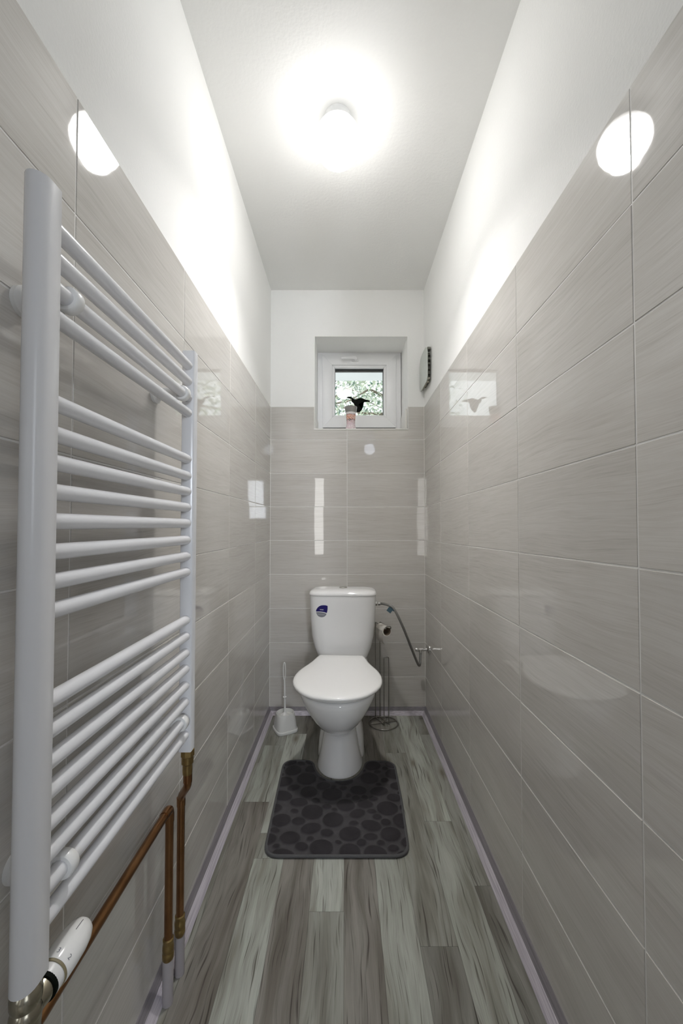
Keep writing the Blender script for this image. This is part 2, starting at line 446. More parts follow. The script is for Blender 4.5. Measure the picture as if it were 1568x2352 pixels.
def rect(u0, u1, v0, v1): return [(u0, v0), (u1, v0), (u1, v1), (u0, v1)]
seams = [YF, 0.2015, 0.642, 1.0825, 1.523, 1.9635, YB]
side_tiles = [rect(seams[i], seams[i+1], rows[j], rows[j+1]) for i in range(len(seams)-1) for j in range(len(rows)-1)]
tiled_wall('wall_left', lambda u, v, h: (XL+h, u, v), [[(a, b) for a, b in p] for p in side_tiles], [rect(YF, YB, 0, 1.806)], [rect(YF, YB, 1.806, ZC)])
def shear(c):
    k = 0.0105*(YB-c.y)*min(1.0, c.z/0.25) if c.z < ZC-0.001 else 0
    return Vector((c.x, c.y, c.z+k))
tiled_wall('wall_right', lambda u, v, h: (XR-h, u, v), side_tiles, [rect(YF, YB, 0, 1.806)], [rect(YF, YB, 1.806, ZC)], shear)
NX0, NX1, NZ0, NZ1 = -0.180, 0.373, 1.672, 2.229
cs = 0.013
bt = []
for j in range(len(rows)-2):
    bt += [rect(XL, cs, rows[j], rows[j+1]), rect(cs, XR, rows[j], rows[j+1])]
zt0, zt1 = rows[-2], rows[-1]
bt += [[(XL, zt0), (cs, zt0), (cs, NZ0-0.003), (NX0-0.003, NZ0-0.003), (NX0-0.003, zt1), (XL, zt1)],
       [(cs, zt0), (XR, zt0), (XR, zt1), (NX1+0.003, zt1), (NX1+0.003, NZ0-0.003), (cs, NZ0-0.003)]]
wb = tiled_wall('wall_back', lambda u, v, h: (u, YB-h, v), bt,
    [rect(XL, XR, 0, NZ0), rect(XL, NX0, NZ0, 1.806), rect(NX1, XR, NZ0, 1.806)],
    [rect(XL, NX0, 1.806, ZC), rect(NX1, XR, 1.806, ZC), rect(NX0, NX1, NZ1, ZC)])
# window recess
YW = 2.60
bm = bmesh.new()
rx0, rx1 = NX0-0.002, NX1-0.004
def quad(bm, pts, mi=0):
    f = bm.faces.new([bm.verts.new(p) for p in pts]); f.material_index = mi; return f
quad(bm, [(NX0, YB, NZ1), (NX1, YB, NZ1), (rx1+0.004, YW+0.09, NZ1+0.012), (rx0, YW+0.09, NZ1+0.012)])
quad(bm, [(NX0, YB, NZ0), (NX0, YB, NZ1), (rx0, YW+0.09, NZ1+0.012), (rx0, YW+0.09, NZ0)])
quad(bm, [(NX1, YB, NZ0), (NX1, YB, NZ1), (rx1+0.004, YW+0.09, NZ1+0.012), (rx1+0.004, YW+0.09, NZ0)])
quad(bm, [(NX0, YB, NZ0), (NX1, YB, NZ0), (rx1+0.004, YW+0.09, NZ0), (rx0, YW+0.09, NZ0)])
# the thickness of the outer wall round the recess
for a in ((NX0-0.6, NX0-0.002, 0.9, 3.0), (NX1, NX1+0.6, 0.9, 3.0), (NX0-0.002, NX1, 0.9, NZ0), (NX0-0.002, NX1, NZ1+0.012, 3.0)):
    quad(bm, [(a[0], YW+0.09, a[2]), (a[1], YW+0.09, a[2]), (a[1], YW+0.09, a[3]), (a[0], YW+0.09, a[3])])
tag(obj('wall_recess', bm, M['paint'], smooth=False), kind='structure')
# white edging on the cut tiles round the recess
bm = bmesh.new()
e = 0.0045
add_box(bm, NX0-e, NX1+e, YB-0.003, YB+0.012, NZ0-e, NZ0+0.004, 0.001)
add_box(bm, NX0-e, NX0+0.001, YB-0.003, YB+0.010, NZ0+0.004, 1.806, 0.001)
add_box(bm, NX1-0.001, NX1+e, YB-0.003, YB+0.010, NZ0+0.004, 1.806, 0.001)
tag(obj('trim_1', bm, M['trim']), kind='structure')
# tiled ends of the recess sides (cut tile showing on the reveal)
bm = bmesh.new()
add_box(bm, NX1-0.012, NX1-0.0015, YB+0.012, YW-0.02, NZ0+0.001, 1.798, 0.001)
add_box(bm, NX0+0.0015, NX0+0.006, YB+0.012, YW-0.02, NZ0+0.001, 1.770, 0.001)
tag(obj('trim_2', bm, M['trim']), kind='structure')
# corner silicone lines
bm = bmesh.new()
add_box(bm, XL, XL+0.003, YB-0.003, YB, 0.045, 1.806)
add_box(bm, XR-0.003, XR, YB-0.003, YB, 0.045, 1.806)
tag(obj('trim_3', bm, M['trim'], smooth=False), kind='structure')

bm = bmesh.new()
quad(bm, [(XL, YF-0.14, ZC), (XR, YF-0.14, ZC), (XR, YB, ZC), (XL, YB, ZC)])
tag(obj('ceiling', bm, M['ceiling'], smooth=False), kind='structure')

# floor: planks of one vinyl sheet
bm = bmesh.new(); uvl = bm.loops.layers.uv.new('UVMap'); cl = bm.loops.layers.float_color.new('tone')
S0, PW = -0.003, 0.0995
Lt, Lm, Md, Dk, Br = (0.345, 0.36, 0.328), (0.292, 0.302, 0.273), (0.248, 0.251, 0.226), (0.188, 0.186, 0.167), (0.205, 0.195, 0.176)
strips = {
 -5: [(-0.2, 0.7, Md), (0.7, 1.873, Md), (1.873, 2.4, Dk)],
 -4: [(-0.2, 0.55, Md), (0.55, 1.611, Br), (1.611, 2.02, Lm), (2.02, 2.4, Md)],
 -3: [(-0.2, 0.3, Md), (0.3, 1.342, Lt), (1.342, 1.45, Lm), (1.45, 2.13, Lt), (2.13, 2.4, Dk)],
 -2: [(-0.2, 0.892, Lm), (0.892, 1.9, Br), (1.9, 2.4, Dk)],
 -1: [(-0.2, 1.160, Md), (1.160, 1.75, Lt), (1.75, 2.4, Md)],
 0: [(-0.2, 1.62, Br), (1.62, 2.4, Md)],
 1: [(-0.2, 0.3, Md), (0.3, 1.75, Lm), (1.75, 2.4, Br)],
 2: [(-0.2, 1.066, Dk), (1.066, 1.953, Md), (1.953, 2.4, Md)],
 3: [(-0.2, 0.35, Md), (0.35, 1.507, Lm), (1.507, 2.4, Lt)],
 4: [(-0.2, 1.241, Dk), (1.241, 2.122, Md), (2.122, 2.4, Md)],
}
for k, segs in strips.items():
    x0, x1 = S0+PW*k, S0+PW*(k+1)
    if k == -5: x0 = XL
    if k == 4: x1 = XR
    for a, b, tone in segs:
        b = min(b, YB)
        off = (random.uniform(0, 40), random.uniform(0, 40)); j = random.uniform(0.96, 1.04)
        e = 0.0005
        def pf(xa, xb, ya, yb, c, z=0.0):
            f = bm.faces.new([bm.verts.new(p) for p in ((xa, ya, z), (xb, ya, z), (xb, yb, z), (xa, yb, z))])
            for lp in f.loops:
                lp[uvl].uv = (lp.vert.co.y+off[0], lp.vert.co.x+off[1]); lp[cl] = (*c, 1)
        pf(x0+e, x1-e, a+e, b-e, tuple(t*j for t in tone))
        dk = tuple(t*0.45 for t in tone)
        pf(x0, x0+e, a, b, dk); pf(x1-e, x1, a, b, dk)
        pf(x0+e, x1-e, a, a+e, dk); pf(x0+e, x1-e, b-e, b, dk)
tag(obj('floor', bm, M['floor'], smooth=False), kind='structure')

# soft PVC skirting: a bevelled body with a darker upper lip
def skirting(name, x_wall, sgn):
    bm = bmesh.new()
    body = [(0.0, 0.0), (0.027, 0.0), (0.0262, 0.0025), (0.0125, 0.0245), (0.0, 0.0265)]
    lip = [(0.0, 0.024), (0.0118, 0.0245), (0.0085, 0.031), (0.003, 0.0435), (0.0015, 0.0455), (0.0, 0.0455)]
    for prof, mi in ((body, 0), (lip, 1)):
        add_prism(bm, [(x_wall+sgn*a, z) for a, z in prof], YF, YB-0.003, 'xz', mi)
    return tag(obj(name, bm, [M['skirt'], M['skirt_lip']], smooth=False), kind='structure')
skirting('baseboard_left', XL, 1); skirting('baseboard_right', XR, -1)
bm = bmesh.new()
body = [(0.0, 0.0), (0.024, 0.0), (0.023, 0.0025), (0.012, 0.022), (0.0, 0.024)]
lip = [(0.0, 0.022), (0.0115, 0.022), (0.0085, 0.030), (0.003, 0.0405), (0.0, 0.042)]
for prof, mi in ((body, 0), (lip, 1)):
    add_prism(bm, [(YB-a, z) for a, z in prof], XL+0.003, XR-0.003, 'yz', mi)
tag(obj('baseboard_back', bm, [M['skirt'], M['skirt_lip']], smooth=False), kind='structure')

# hallway behind the camera
bm = bmesh.new()
DX0, DX1, DZ = -0.19, 0.36, 2.40
for x0, x1, z0, z1 in ((-1.4, -0.385, 0, 2.6), (-0.255, DX0, 0, 2.6), (-0.385, -0.255, 0, 0.3), (-0.385, -0.255, DZ, 2.6), (DX1, 1.4, 0, 2.6), (DX0, DX1, DZ, 2.6)):  # added strip beside the slot blocks hall light from the near radiator post
    add_box(bm, x0, x1, YF-0.14, YF, z0, z1)
tag(obj('wall_front', bm, M['paint'], smooth=False), kind='structure')
bm = bmesh.new()
hx0, hx1, hy0, hy1, hz = -1.4, 1.4, -3.0, YF-0.14, 2.6
quad(bm, [(hx0, hy0, 0), (hx0, hy1, 0), (hx0, hy1, hz), (hx0, hy0, hz)])
quad(bm, [(hx1, hy0, 0), (hx1, hy1, 0), (hx1, hy1, hz), (hx1, hy0, hz)])
quad(bm, [(hx0, hy0, 0), (hx1, hy0, 0), (hx1, hy0, hz), (hx0, hy0, hz)])
quad(bm, [(hx0, hy0, hz), (hx1, hy0, hz), (hx1, hy1, hz), (hx0, hy1, hz)])
tag(obj('wall_hall', bm, M['hall'], smooth=False), kind='structure')
bm = bmesh.new()
quad(bm, [(hx0, hy0, -0.002), (hx1, hy0, -0.002), (hx1, hy1+0.14, -0.002), (hx0, hy1+0.14, -0.002)])
tag(obj('floor_hall', bm, M['hall_floor'], smooth=False), kind='structure')

# ------------------------------------------------------------------ window
win = empty('window_1', (0, 0, 0)); tag(win, kind='structure')
FX0, FX1, FZ0, FZ1 = -0.1805, 0.3685, 1.674, 2.2405
SX0, SX1, SZ0, SZ1 = -0.1475, 0.3345, 1.740, 2.2200
GX0, GX1, GZ0, GZ1 = -0.0665, 0.2545, 1.8225, 2.1355
def ring_frame(bm, o, i, y0, y1, bev=0.002, mi=0):
    """mitred four-sided frame; o, i = outer and inner (x0, x1, z0, z1)"""
    O = [(o[0], o[2]), (o[1], o[2]), (o[1], o[3]), (o[0], o[3])]; I = [(i[0], i[2]), (i[1], i[2]), (i[1], i[3]), (i[0], i[3])]
    for k in range(4):
        a, b, c, d = O[k], O[(k+1) % 4], I[(k+1) % 4], I[k]
        vs = [bm.verts.new((p[0], y, p[1])) for y in (y0, y1) for p in (a, b, c, d)]
        fs = [bm.faces.new([vs[q] for q in f]) for f in ((0,1,2,3), (7,6,5,4), (0,4,5,1), (1,5,6,2), (2,6,7,3), (3,7,4,0))]
        es = list({ed for f in fs for ed in f.edges})
        if bev: bmesh.ops.bevel(bm, geom=es, offset=bev, segments=2, profile=0.5, affect='EDGES')
bm = bmesh.new()
ring_frame(bm, (FX0, FX1, FZ0, FZ1), (SX0+0.012, SX1-0.012, SZ0+0.012, SZ1-0.008), YW, YW+0.075, 0.002)
obj('outer_frame', bm, M['upvc'], win)
bm = bmesh.new()
ring_frame(bm, (SX0, SX1, SZ0, SZ1), (GX0-0.017, GX1+0.017, GZ0-0.017, GZ1+0.017), YW-0.014, YW+0.045, 0.0018)
sash = obj('sash', bm, M['upvc'], win)
bm = bmesh.new()
ring_frame(bm, (GX0-0.0175, GX1+0.0175, GZ0-0.0175, GZ1+0.0175), (GX0, GX1, GZ0, GZ1), YW-0.007, YW+0.03, 0.004)
obj('glazing_bead', bm, M['upvc'], sash)
bm = bmesh.new()
gy = YW+0.016
ring_frame(bm, (GX0-0.01, GX1+0.01, GZ0-0.01, GZ1+0.01), (GX0+0.0025, GX1-0.004, GZ0-0.002, GZ1-0.014), gy+0.004, gy+0.022, 0.0)
obj('spacer_bar', bm, M['gasket'], sash)
bm = bmesh.new()
quad(bm, [(GX0-0.008, gy, GZ0-0.008), (GX1+0.008, gy-0.002, GZ0-0.008), (GX1+0.008, gy-0.002, GZ1+0.008), (GX0-0.008, gy, GZ1+0.008)])
obj('pane', bm, M['glass'], sash, smooth=False)
bm = bmesh.new()
zc = 2.1835
pr = [(0.079+0.0125*math.cos(a), zc+0.0115*math.sin(a)) for a in [PI/2-PI*k/12 for k in range(13)]]+[(0.055+0.0125*math.cos(a), zc+0.0115*math.sin(a)) for a in [-PI/2-PI*k/12 for k in range(13)]]
add_prism(bm, pr, YW-0.020, YW-0.014, 'xz')
add_tube(bm, [(0.070, YW-0.016, zc), (0.070, YW-0.040, zc)], 0.009, 16)
lev = round_path([(0.070, YW-0.034, zc), (0.070, YW-0.047, zc), (0.055, YW-0.049, zc+0.003), (-0.024, YW-0.047, zc+0.001)], 0.012)
add_tube(bm, lev, [0.010]*(len(lev)-4)+[0.0095, 0.009, 0.0085, 0.0075], 16)
obj('handle', bm, M['upvc'], sash)
# dark strip painted in for the shaded gap below the sash
bm = bmesh.new(); add_box(bm, SX0+0.004, SX1-0.004, YW-0.004, YW+0.03, SZ0-0.004, SZ0+0.004)
obj('sash_gap_shade', bm, M['gasket'], win)

# ------------------------------------------------------------------ things
# bird decal
B = [(0.0055,1.9492),(0.0235,1.9511),(0.0415,1.9492),(0.0556,1.9376),(0.0672,1.9298),(0.0774,1.9316),(0.0877,1.9402),(0.1031,1.9428),(0.116,1.9394),(0.1262,1.9337),(0.1391,1.9311),(0.1519,1.9291),(0.1500,1.9262),(0.1673,1.9234),(0.1540,1.9205),(0.1621,1.9161),(0.1493,1.9161),(0.1262,1.9169),(0.1082,1.9117),(0.0954,1.904),(0.089,1.8988),(0.0979,1.8872),(0.1146,1.8691),(0.1056,1.8562),(0.0953,1.8471),(0.0774,1.8484),(0.0748,1.8613),(0.071,1.8768),(0.0659,1.8846),(0.0633,1.8962),(0.0569,1.9066),(0.0441,1.9169),(0.0441,1.9247),(0.0492,1.9298),(0.0428,1.9363),(0.0261,1.9389)]
bm = bmesh.new(); add_prism(bm, B, gy-0.0035, gy-0.0026, 'xz')
bmesh.ops.triangulate(bm, faces=[f for f in bm.faces if len(f.verts) > 4])
tag(obj('bird_decal', bm, M['black'], smooth=False), 'flat black flying bird silhouette stuck on the window pane', 'decal')

# jar on the sill
def jar_mat():
    m, nt, N, L, P = new_mat('printed_jar')
    tc = N.new('ShaderNodeTexCoord'); sp = N.new('ShaderNodeSeparateXYZ'); L.new(tc.outputs['Object'], sp.inputs[0])
    n = noise_at(N, L, tc.outputs['Object'], 120.0, 3.0, 0.6)
    zz = math_node(N, L, 'ADD', math_node(N, L, 'DIVIDE', sp.outputs[2], 0.1), math_node(N, L, 'MULTIPLY', math_node(N, L, 'SUBTRACT', n, 0.5), 0.10))
    base = ramp(N, L, zz, [(0.0, (0.28, 0.10, 0.13)), (0.07, (0.70, 0.58, 0.62)), (0.33, (0.66, 0.52, 0.57)), (0.52, (0.60, 0.42, 0.43)), (0.60, (0.14, 0.05, 0.05)), (0.63, (0.62, 0.27, 0.17)), (0.86, (0.68, 0.36, 0.26)), (0.90, (0.22, 0.09, 0.10)), (0.94, (0.86, 0.83, 0.84))])
    base.node.color_ramp.interpolation = 'LINEAR'
    blot = ramp(N, L, noise_at(N, L, tc.outputs['Object'], 170.0, 2.0), [(0.50, (0, 0, 0)), (0.60, (0.7, 0.7, 0.7))])
    mx = N.new('ShaderNodeMix'); mx.data_type = 'RGBA'; L.new(blot, mx.inputs['Factor']); L.new(base, mx.inputs['A']); mx.inputs['B'].default_value = (0.84, 0.76, 0.76, 1)
    L.new(mx.outputs['Result'], P.inputs['Base Color']); P.inputs['Roughness'].default_value = 0.2
    return m
JY = 2.395
jar = empty('scented_jar', (0.0355, JY, 1.6765)); tag(jar, 'small pink printed jar with a grey lid standing on the window sill', 'jar')
bm = bmesh.new()
add_lathe(bm, [(0, 0), (0.031, 0), (0.033, 0.003), (0.0295, 0.016), (0.0265, 0.03), (0.0265, 0.066), (0.028, 0.078), (0.0315, 0.104), (0.0315, 0.106), (0, 0.106)])
obj('jar_body', bm, jar_mat(), jar)
bm = bmesh.new()
add_lathe(bm, [(0, 0.104), (0.0325, 0.104), (0.0335, 0.108), (0.0375, 0.137), (0.037, 0.140), (0.0345, 0.1405), (0.033, 0.138), (0, 0.1375)])
obj('lid', bm, M['lid_grey'], jar)
bm = bmesh.new()
cc = (-0.0075, -0.0272, 0.056)
add_tube(bm, [(cc[0]+0.0052*math.cos(t), cc[1]+0.0006, cc[2]+0.0055*math.sin(t)) for t in [2*PI*k/16 for k in range(16)]], 0.0013, 8, closed=True)
o = obj('emblem', bm, M['dark_ink'], jar)

# ceiling lamp
LX, LY = -0.0247, 1.345
lamp = empty('ceiling_lamp', (LX, LY, ZC)); tag(lamp, 'lit white opal globe lamp with a short round base on the ceiling', 'lamp')
bm = bmesh.new(); add_lathe(bm, [(0, 0), (0.047, 0), (0.0475, -0.004), (0.046, -0.030), (0.043, -0.036), (0, -0.036)], seg=48)
obj('lamp_base', bm, M['plastic'], lamp)
bm = bmesh.new()
pr = [(0.040, -0.022)]
for k in range(1, 33):
    a = math.radians(148-148*k/32.0)   # from the neck to the bottom
    r = 0.0785*math.sin(a)
    pr.append((max(r, 0.0), -0.087+(0.0765 if a > PI/2 else 0.0785)*(-math.cos(a)) if False else -0.0875-0.0785*math.cos(a)))
pr[-1] = (0, pr[-1][1])
add_lathe(bm, [p for p in pr], seg=64)
obj('globe_shade', bm, M['globe'], lamp)

# extra light added under the globe to strengthen its downward glow
ds = bpy.data.lights.new('ceiling_lamp_down_fill', 'AREA'); ds.shape = 'DISK'; ds.size = 0.08; ds.spread = math.radians(120); ds.energy = LAMP_DOWN_W
ds.color = (1.0, 0.985, 0.965)
do = bpy.data.objects.new('ceiling_lamp_down_fill', ds); COL.objects.link(do); do.location = (LX, LY, ZC-0.1668); do.parent = None
# junction box on the right wall
jb = empty('junction_box', (XR, 2.24, 1.985)); tag(jb, 'old grey painted junction box cover standing proud of the right wall beside the window', 'box')
def octo(y0, y1, z0, z1, r, n=6, rb=None):
    rb = rb or r; out = []
    for cy, cz, a0, rr in ((y1-r, z1-r, 0, r), (y0+r, z1-r, PI/2, r), (y0+rb, z0+rb, PI, rb), (y1-rb, z0+rb, 1.5*PI, rb)):
        for k in range(n+1):
            a = a0+PI/2*k/n; out.append((cy+rr*math.cos(a), cz+rr*math.sin(a)))
    return out
bm = bmesh.new(); add_prism(bm, octo(-0.106, 0.106, -0.099, 0.099, 0.055, rb=0.030), -0.0285, -0.0245, 'yz')
cv = obj('cover', bm, M['box'], jb)
bm = bmesh.new(); add_prism(bm, octo(-0.056, 0.095, -0.085, 0.088, 0.04), -0.0245, 0.0, 'yz')
for k in range(7):
    z = -0.08+k*0.026
    add_box(bm, -0.022, -0.004, -0.082+random.uniform(-.01, .01), -0.052, z, z+random.uniform(0.006, 0.018), 0.002)
obj('box_body', bm, M['box_side'], jb)
bm = bmesh.new()
for k in range(10):
    add_lathe(bm, [(0, -0.006), (0.007, -0.003), (0.008, 0.001), (0.005, 0.006), (0, 0.008)], (-0.014-random.uniform(0, .010), -0.085+k*0.019, -0.088-random.uniform(0, 0.010)+0.004*abs(k-4)*0.3), (random.uniform(-.4, .4), random.uniform(-.4, .4), 1), 9)
obj('filler', bm, M['plaster'], jb)

# ------------------------------------------------------------------ towel radiator
RX0, RX1 = -0.3915, -0.362
rad = empty('towel_radiator', (-0.376, 0.725, 0.556)); tag(rad, 'white ladder towel radiator mounted on the left tiled wall', 'radiator')
RO = Vector(rad.location)
def rel(o, root): o.matrix_parent_inverse = Matrix.Translation(-root.location); return o
def post_profile(y_in, y_out):
    s = 1 if y_out > y_in else -1; d = abs(y_out-y_in); cx_ = (RX0+RX1)/2; hw = (RX1-RX0)/2
    pts = [(RX1-0.002, y_in), (RX1, y_in+s*0.002)]
    for k in range(13):
        a = PI*k/12
        pts.append((cx_+hw*math.cos(a)*(1 if True else 0), y_in+s*(d-0.017)+s*0.017*math.sin(a)))
    pts += [(RX0, y_in+s*0.002), (RX0+0.002, y_in)]
    return pts
def make_post(y_in, y_out, z0, z1):
    bm = bmesh.new(); pf = post_profile(y_in, y_out)
    add_loft(bm, [[(x, y, z0) for x, y in pf], [(x, y, z1) for x, y in pf]])
    o = rel(obj('post', bm, M['enamel'], rad, angle=50), rad)
    bm = bmesh.new(); cy_ = (y_in+y_out)/2
    add_lathe(bm, [(0, -0.002), (0.0105, -0.002), (0.0105, 0.001), (0.009, 0.002), (0, 0.002)], ((RX0+RX1)/2, cy_, z1))
    c = obj('vent_cap', bm, M['plastic'], o)
    return o
make_post(0.502, 0.466, 0.556, 1.5245); make_post(0.948, 0.985, 0.5655, 1.519)
tz = [1.4819,1.4435,1.4044,1.3676, 1.2564,1.216,1.1791,1.1411,1.1032,1.0638,1.0255,0.9883, 0.8747,0.8366,0.7979,0.7606,0.7211,0.6832,0.6446,0.6063]
TXC = -0.3765
for z in tz:
    bm = bmesh.new(); add_tube(bm, [(TXC, 0.498, z), (TXC, 0.952, z)], 0.0108, 24)
    rel(obj('heating_tube', bm, M['enamel'], rad), rad)
for y, z in ((0.538, tz[2]), (0.917, tz[2]), (0.545, tz[18]), (0.925, tz[18])):
    bm = bmesh.new()
    add_lathe(bm, [(0, 0.0), (0.021, 0.0), (0.021, 0.006), (0.016, 0.009), (0.0145, 0.012), (0.0145, 0.052), (0.0135, 0.056), (0, 0.056)], (XL+0.0012, y, z-0.002), (1, 0, 0), 32)
    wbk = rel(obj('wall_bracket', bm, M['plastic'], rad), rad)
    bm = bmesh.new()
    add_lathe(bm, [(0.0112, -0.008), (0.0155, -0.008), (0.0172, -0.006), (0.0174, 0.0), (0.0172, 0.006), (0.0155, 0.008), (0.0112, 0.008)], (TXC, y, z), (0, 1, 0), 32)
    tcl = obj('tube_clip', bm, M['plastic'], wbk)

# valve under the near post
VY, VZ = 0.484, 0.522
val = empty('radiator_valve', (TXC, VY, VZ)); tag(val, 'nickel valve with white thermostatic head below the nearest radiator post', 'valve')
bm = bmesh.new()
def hexnut(bm, o, axis, r, h0, h1, n=6):
    O = Vector(o); A = Vector(axis).normalized(); Nn, Bb = frame_of(A)
    lo = [O+A*h0+(Nn*math.cos(2*PI*k/n)+Bb*math.sin(2*PI*k/n))*r for k in range(n)]
    mid = [p+A*(h1-h0) for p in lo]
    def sc(ps, s, dh): 
        c = sum(ps, Vector())/n
        return [c+(p-c)*s+A*dh for p in ps]
    add_loft(bm, [sc(lo, 0.90, 0), sc(lo, 1.0, 0.0015), sc(mid, 1.0, -0.0015), sc(mid, 0.90, 0)])
add_lathe(bm, [(0, 0.012), (0.0155, 0.012), (0.0165, 0.016), (0.0165, 0.024), (0.015, 0.028), (0.011, 0.033), (0, 0.033)], (0, 0, 0), (0, 0, 1), 28)   # collar to the post
bmesh.ops.create_uvsphere(bm, u_segments=24, v_segments=14, radius=0.0168)
add_lathe(bm, [(0, 0.0), (0.0165, 0.0), (0.0150, -0.020), (0.0150, -0.040), (0, -0.04)], (0, 0, 0), (0, 0, 1), 28)
add_lathe(bm, [(0, 0.0), (0.0145, 0.0), (0.0150, 0.014), (0.0160, 0.020), (0.0160, 0.026), (0, 0.026)], (0, 0, 0), (0, 1, 0), 28)
obj('valve_body', bm, M['nickel'], val, angle=35)
bm = bmesh.new(); hexnut(bm, (0, 0, 0), (0, 0, 1), 0.0200, -0.062, -0.040); obj('union_nut', bm, M['nickel'], val, angle=20)
bm = bmesh.new(); add_lathe(bm, [(0.010, 0.024), (0.0182, 0.024), (0.0185, 0.026), (0.0182, 0.029), (0.010, 0.029)], (0, 0, 0), (0, 1, 0), 32); obj('seal_ring', bm, M['black'], val)
bm = bmesh.new(); add_lathe(bm, [(0, 0.028), (0.0180, 0.028), (0.0185, 0.030), (0.0185, 0.040), (0, 0.040)], (0, 0, 0), (0, 1, 0), 36); hd = obj('head_collar', bm, M['plastic'], val)
bm = bmesh.new(); add_lathe(bm, [(0, 0.039), (0.0196, 0.039), (0.0200, 0.0405), (0.0196, 0.043), (0, 0.043)], (0, 0, 0), (0, 1, 0), 36); obj('scale_ring', bm, M['tan'], val)
bm = bmesh.new()
add_lathe(bm, [(0, 0.042), (0.0200, 0.042), (0.0206, 0.044), (0.0212, 0.062), (0.0208, 0.080), (0.0188, 0.092), (0.0150, 0.101), (0.0090, 0.107), (0, 0.109)], (0, 0, 0), (0, 1, 0), 40)
head_bvh = BVHTree.FromBMesh(bm)
head = obj('thermostat_head', bm, M['seat'], val)

def text_bm(txt, size, font_extra=0.0):
    cu = bpy.data.curves.new('lettering', 'FONT'); cu.body = txt; cu.size = size; cu.align_x = 'CENTER'; cu.align_y = 'CENTER'; cu.offset = font_extra; cu.resolution_u = 3
    to = bpy.data.objects.new('lettering_tmp', cu); COL.objects.link(to)
    dg = bpy.context.evaluated_depsgraph_get(); dg.update()
    me = bpy.data.meshes.new_from_object(to.evaluated_get(dg))
    bm = bmesh.new(); bm.from_mesh(me)
    bpy.data.objects.remove(to); bpy.data.curves.remove(cu); bpy.data.meshes.remove(me)
    return bm
for ch, yy, ang in (('2', 0.050, 35), ('3', 0.050, 82)):
    bm = text_bm(ch, 0.0085)
    a = math.radians(ang); nrm = Vector((math.cos(a), 0, math.sin(a))); up = Vector((0, 1, 0)); rt = up.cross(nrm)
    for v in bm.verts:
        p = nrm*0.03+up*(yy+v.co.y)+rt*v.co.x
        hit = head_bvh.ray_cast(p, -nrm)
        v.co = (hit[0] if hit[0] else p)+nrm*0.0003
    obj('numeral', bm, M['greyvinyl'], head, smooth=False)
bm = bmesh.new()
a = math.radians(72); nrm = Vector((math.cos(a), 0, math.sin(a))); rt = Vector((0, 1, 0)).cross(nrm)
ln = []
for k in range(7):
    y = 0.078+k*0.0028
    hit = head_bvh.ray_cast(Vector((0, y, 0))+nrm*0.04, -nrm)
    ln.append(hit[0]+nrm*0.0001)
add_tube(bm, ln, 0.00045, 6)
obj('pointer_mark', bm, M['dark_ink'], head)

# copper pipes
p1 = empty('copper_pipe', (-0.408, 0.944, 0)); tag(p1, 'copper pipe rising from the floor then running along the wall to the radiator valve', 'pipe')
def px(o): return rel(o, o.parent)
PX1 = -0.408; PZ1 = 0.441; PY1 = 0.9435
bm = bmesh.new()
add_tube(bm, round_path([(PX1, PY1, 0.095), (PX1, PY1, PZ1), (PX1, VY+0.02, PZ1), (PX1+0.003, VY, PZ1), (TXC, VY, PZ1), (TXC, VY, VZ-0.05)], 0.014, 8), 0.0092, 20)
rel(obj('pipe_run', bm, M['copper'], p1), p1)
bm = bmesh.new()
add_tube(bm, round_path([(PX1, PY1, PZ1-0.030), (PX1, PY1, PZ1), (PX1, PY1-0.030, PZ1)], 0.015, 8), 0.0104, 20)
rel(obj('elbow', bm, M['copper'], p1), p1)
bm = bmesh.new()
add_lathe(bm, [(0, 0.098), (0.0105, 0.098), (0.0128, 0.102), (0.0128, 0.114), (0.0122, 0.116), (0.0122, 0.119), (0.0128, 0.121), (0.0122, 0.132), (0.0110, 0.136), (0.0118, 0.139), (0.0118, 0.145), (0.0095, 0.147), (0, 0.147)], (PX1, PY1, 0), seg=28)
rel(obj('pipe_coupling', bm, M['brass'], p1), p1)
bm = bmesh.new()
add_lathe(bm, [(0, 0.0), (0.0118, 0.0), (0.0118, 0.098), (0.0108, 0.101), (0, 0.101)], (PX1, PY1, 0), seg=28)
rel(obj('painted_stub', bm, M['stub'], p1), p1)
PX2, PY2 = -0.406, 1.004
p2 = empty('copper_pipe', (PX2, PY2, 0)); tag(p2, 'copper pipe with a jog rising from the floor to the far radiator post', 'pipe')
QX, QY = -0.3765, 0.967
bm = bmesh.new()
add_tube(bm, round_path([(PX2, PY2, 0.10), (PX2, PY2, 0.428), (QX, QY+0.004, 0.475), (QX, QY, 0.545)], 0.016, 8), 0.0092, 20)
rel(obj('pipe_run', bm, M['copper'], p2), p2)
for za, zb, c in ((0.405, 0.425, (PX2, PY2)), (0.485, 0.505, (QX, QY+0.002))):
    bm = bmesh.new(); add_tube(bm, [(c[0], c[1], za), (c[0], c[1], zb)], 0.0103, 20)
    rel(obj('pipe_sleeve', bm, M['copper'], p2), p2)
bm = bmesh.new()
hexnut(bm, (QX, QY, 0), (0, 0, 1), 0.0162, 0.548, 0.5655, 8)
add_lathe(bm, [(0, 0.505), (0.0108, 0.505), (0.0115, 0.512), (0.0112, 0.528), (0.0138, 0.531), (0.0138, 0.548), (0, 0.548)], (QX, QY, 0), seg=28)
rel(obj('union_nut', bm, M['brass'], p2, angle=30), p2)
bm = bmesh.new()
add_lathe(bm, [(0, 0.092), (0.0100, 0.092), (0.0126, 0.098), (0.0126, 0.108), (0.0120, 0.110), (0.0120, 0.112), (0.0126, 0.114), (0.0126, 0.126), (0.0108, 0.131), (0.0116, 0.134), (0.0116, 0.140), (0.0095, 0.142), (0, 0.142)], (PX2, PY2, 0), seg=28)
rel(obj('pipe_coupling', bm, M['brass'], p2), p2)
bm = bmesh.new()
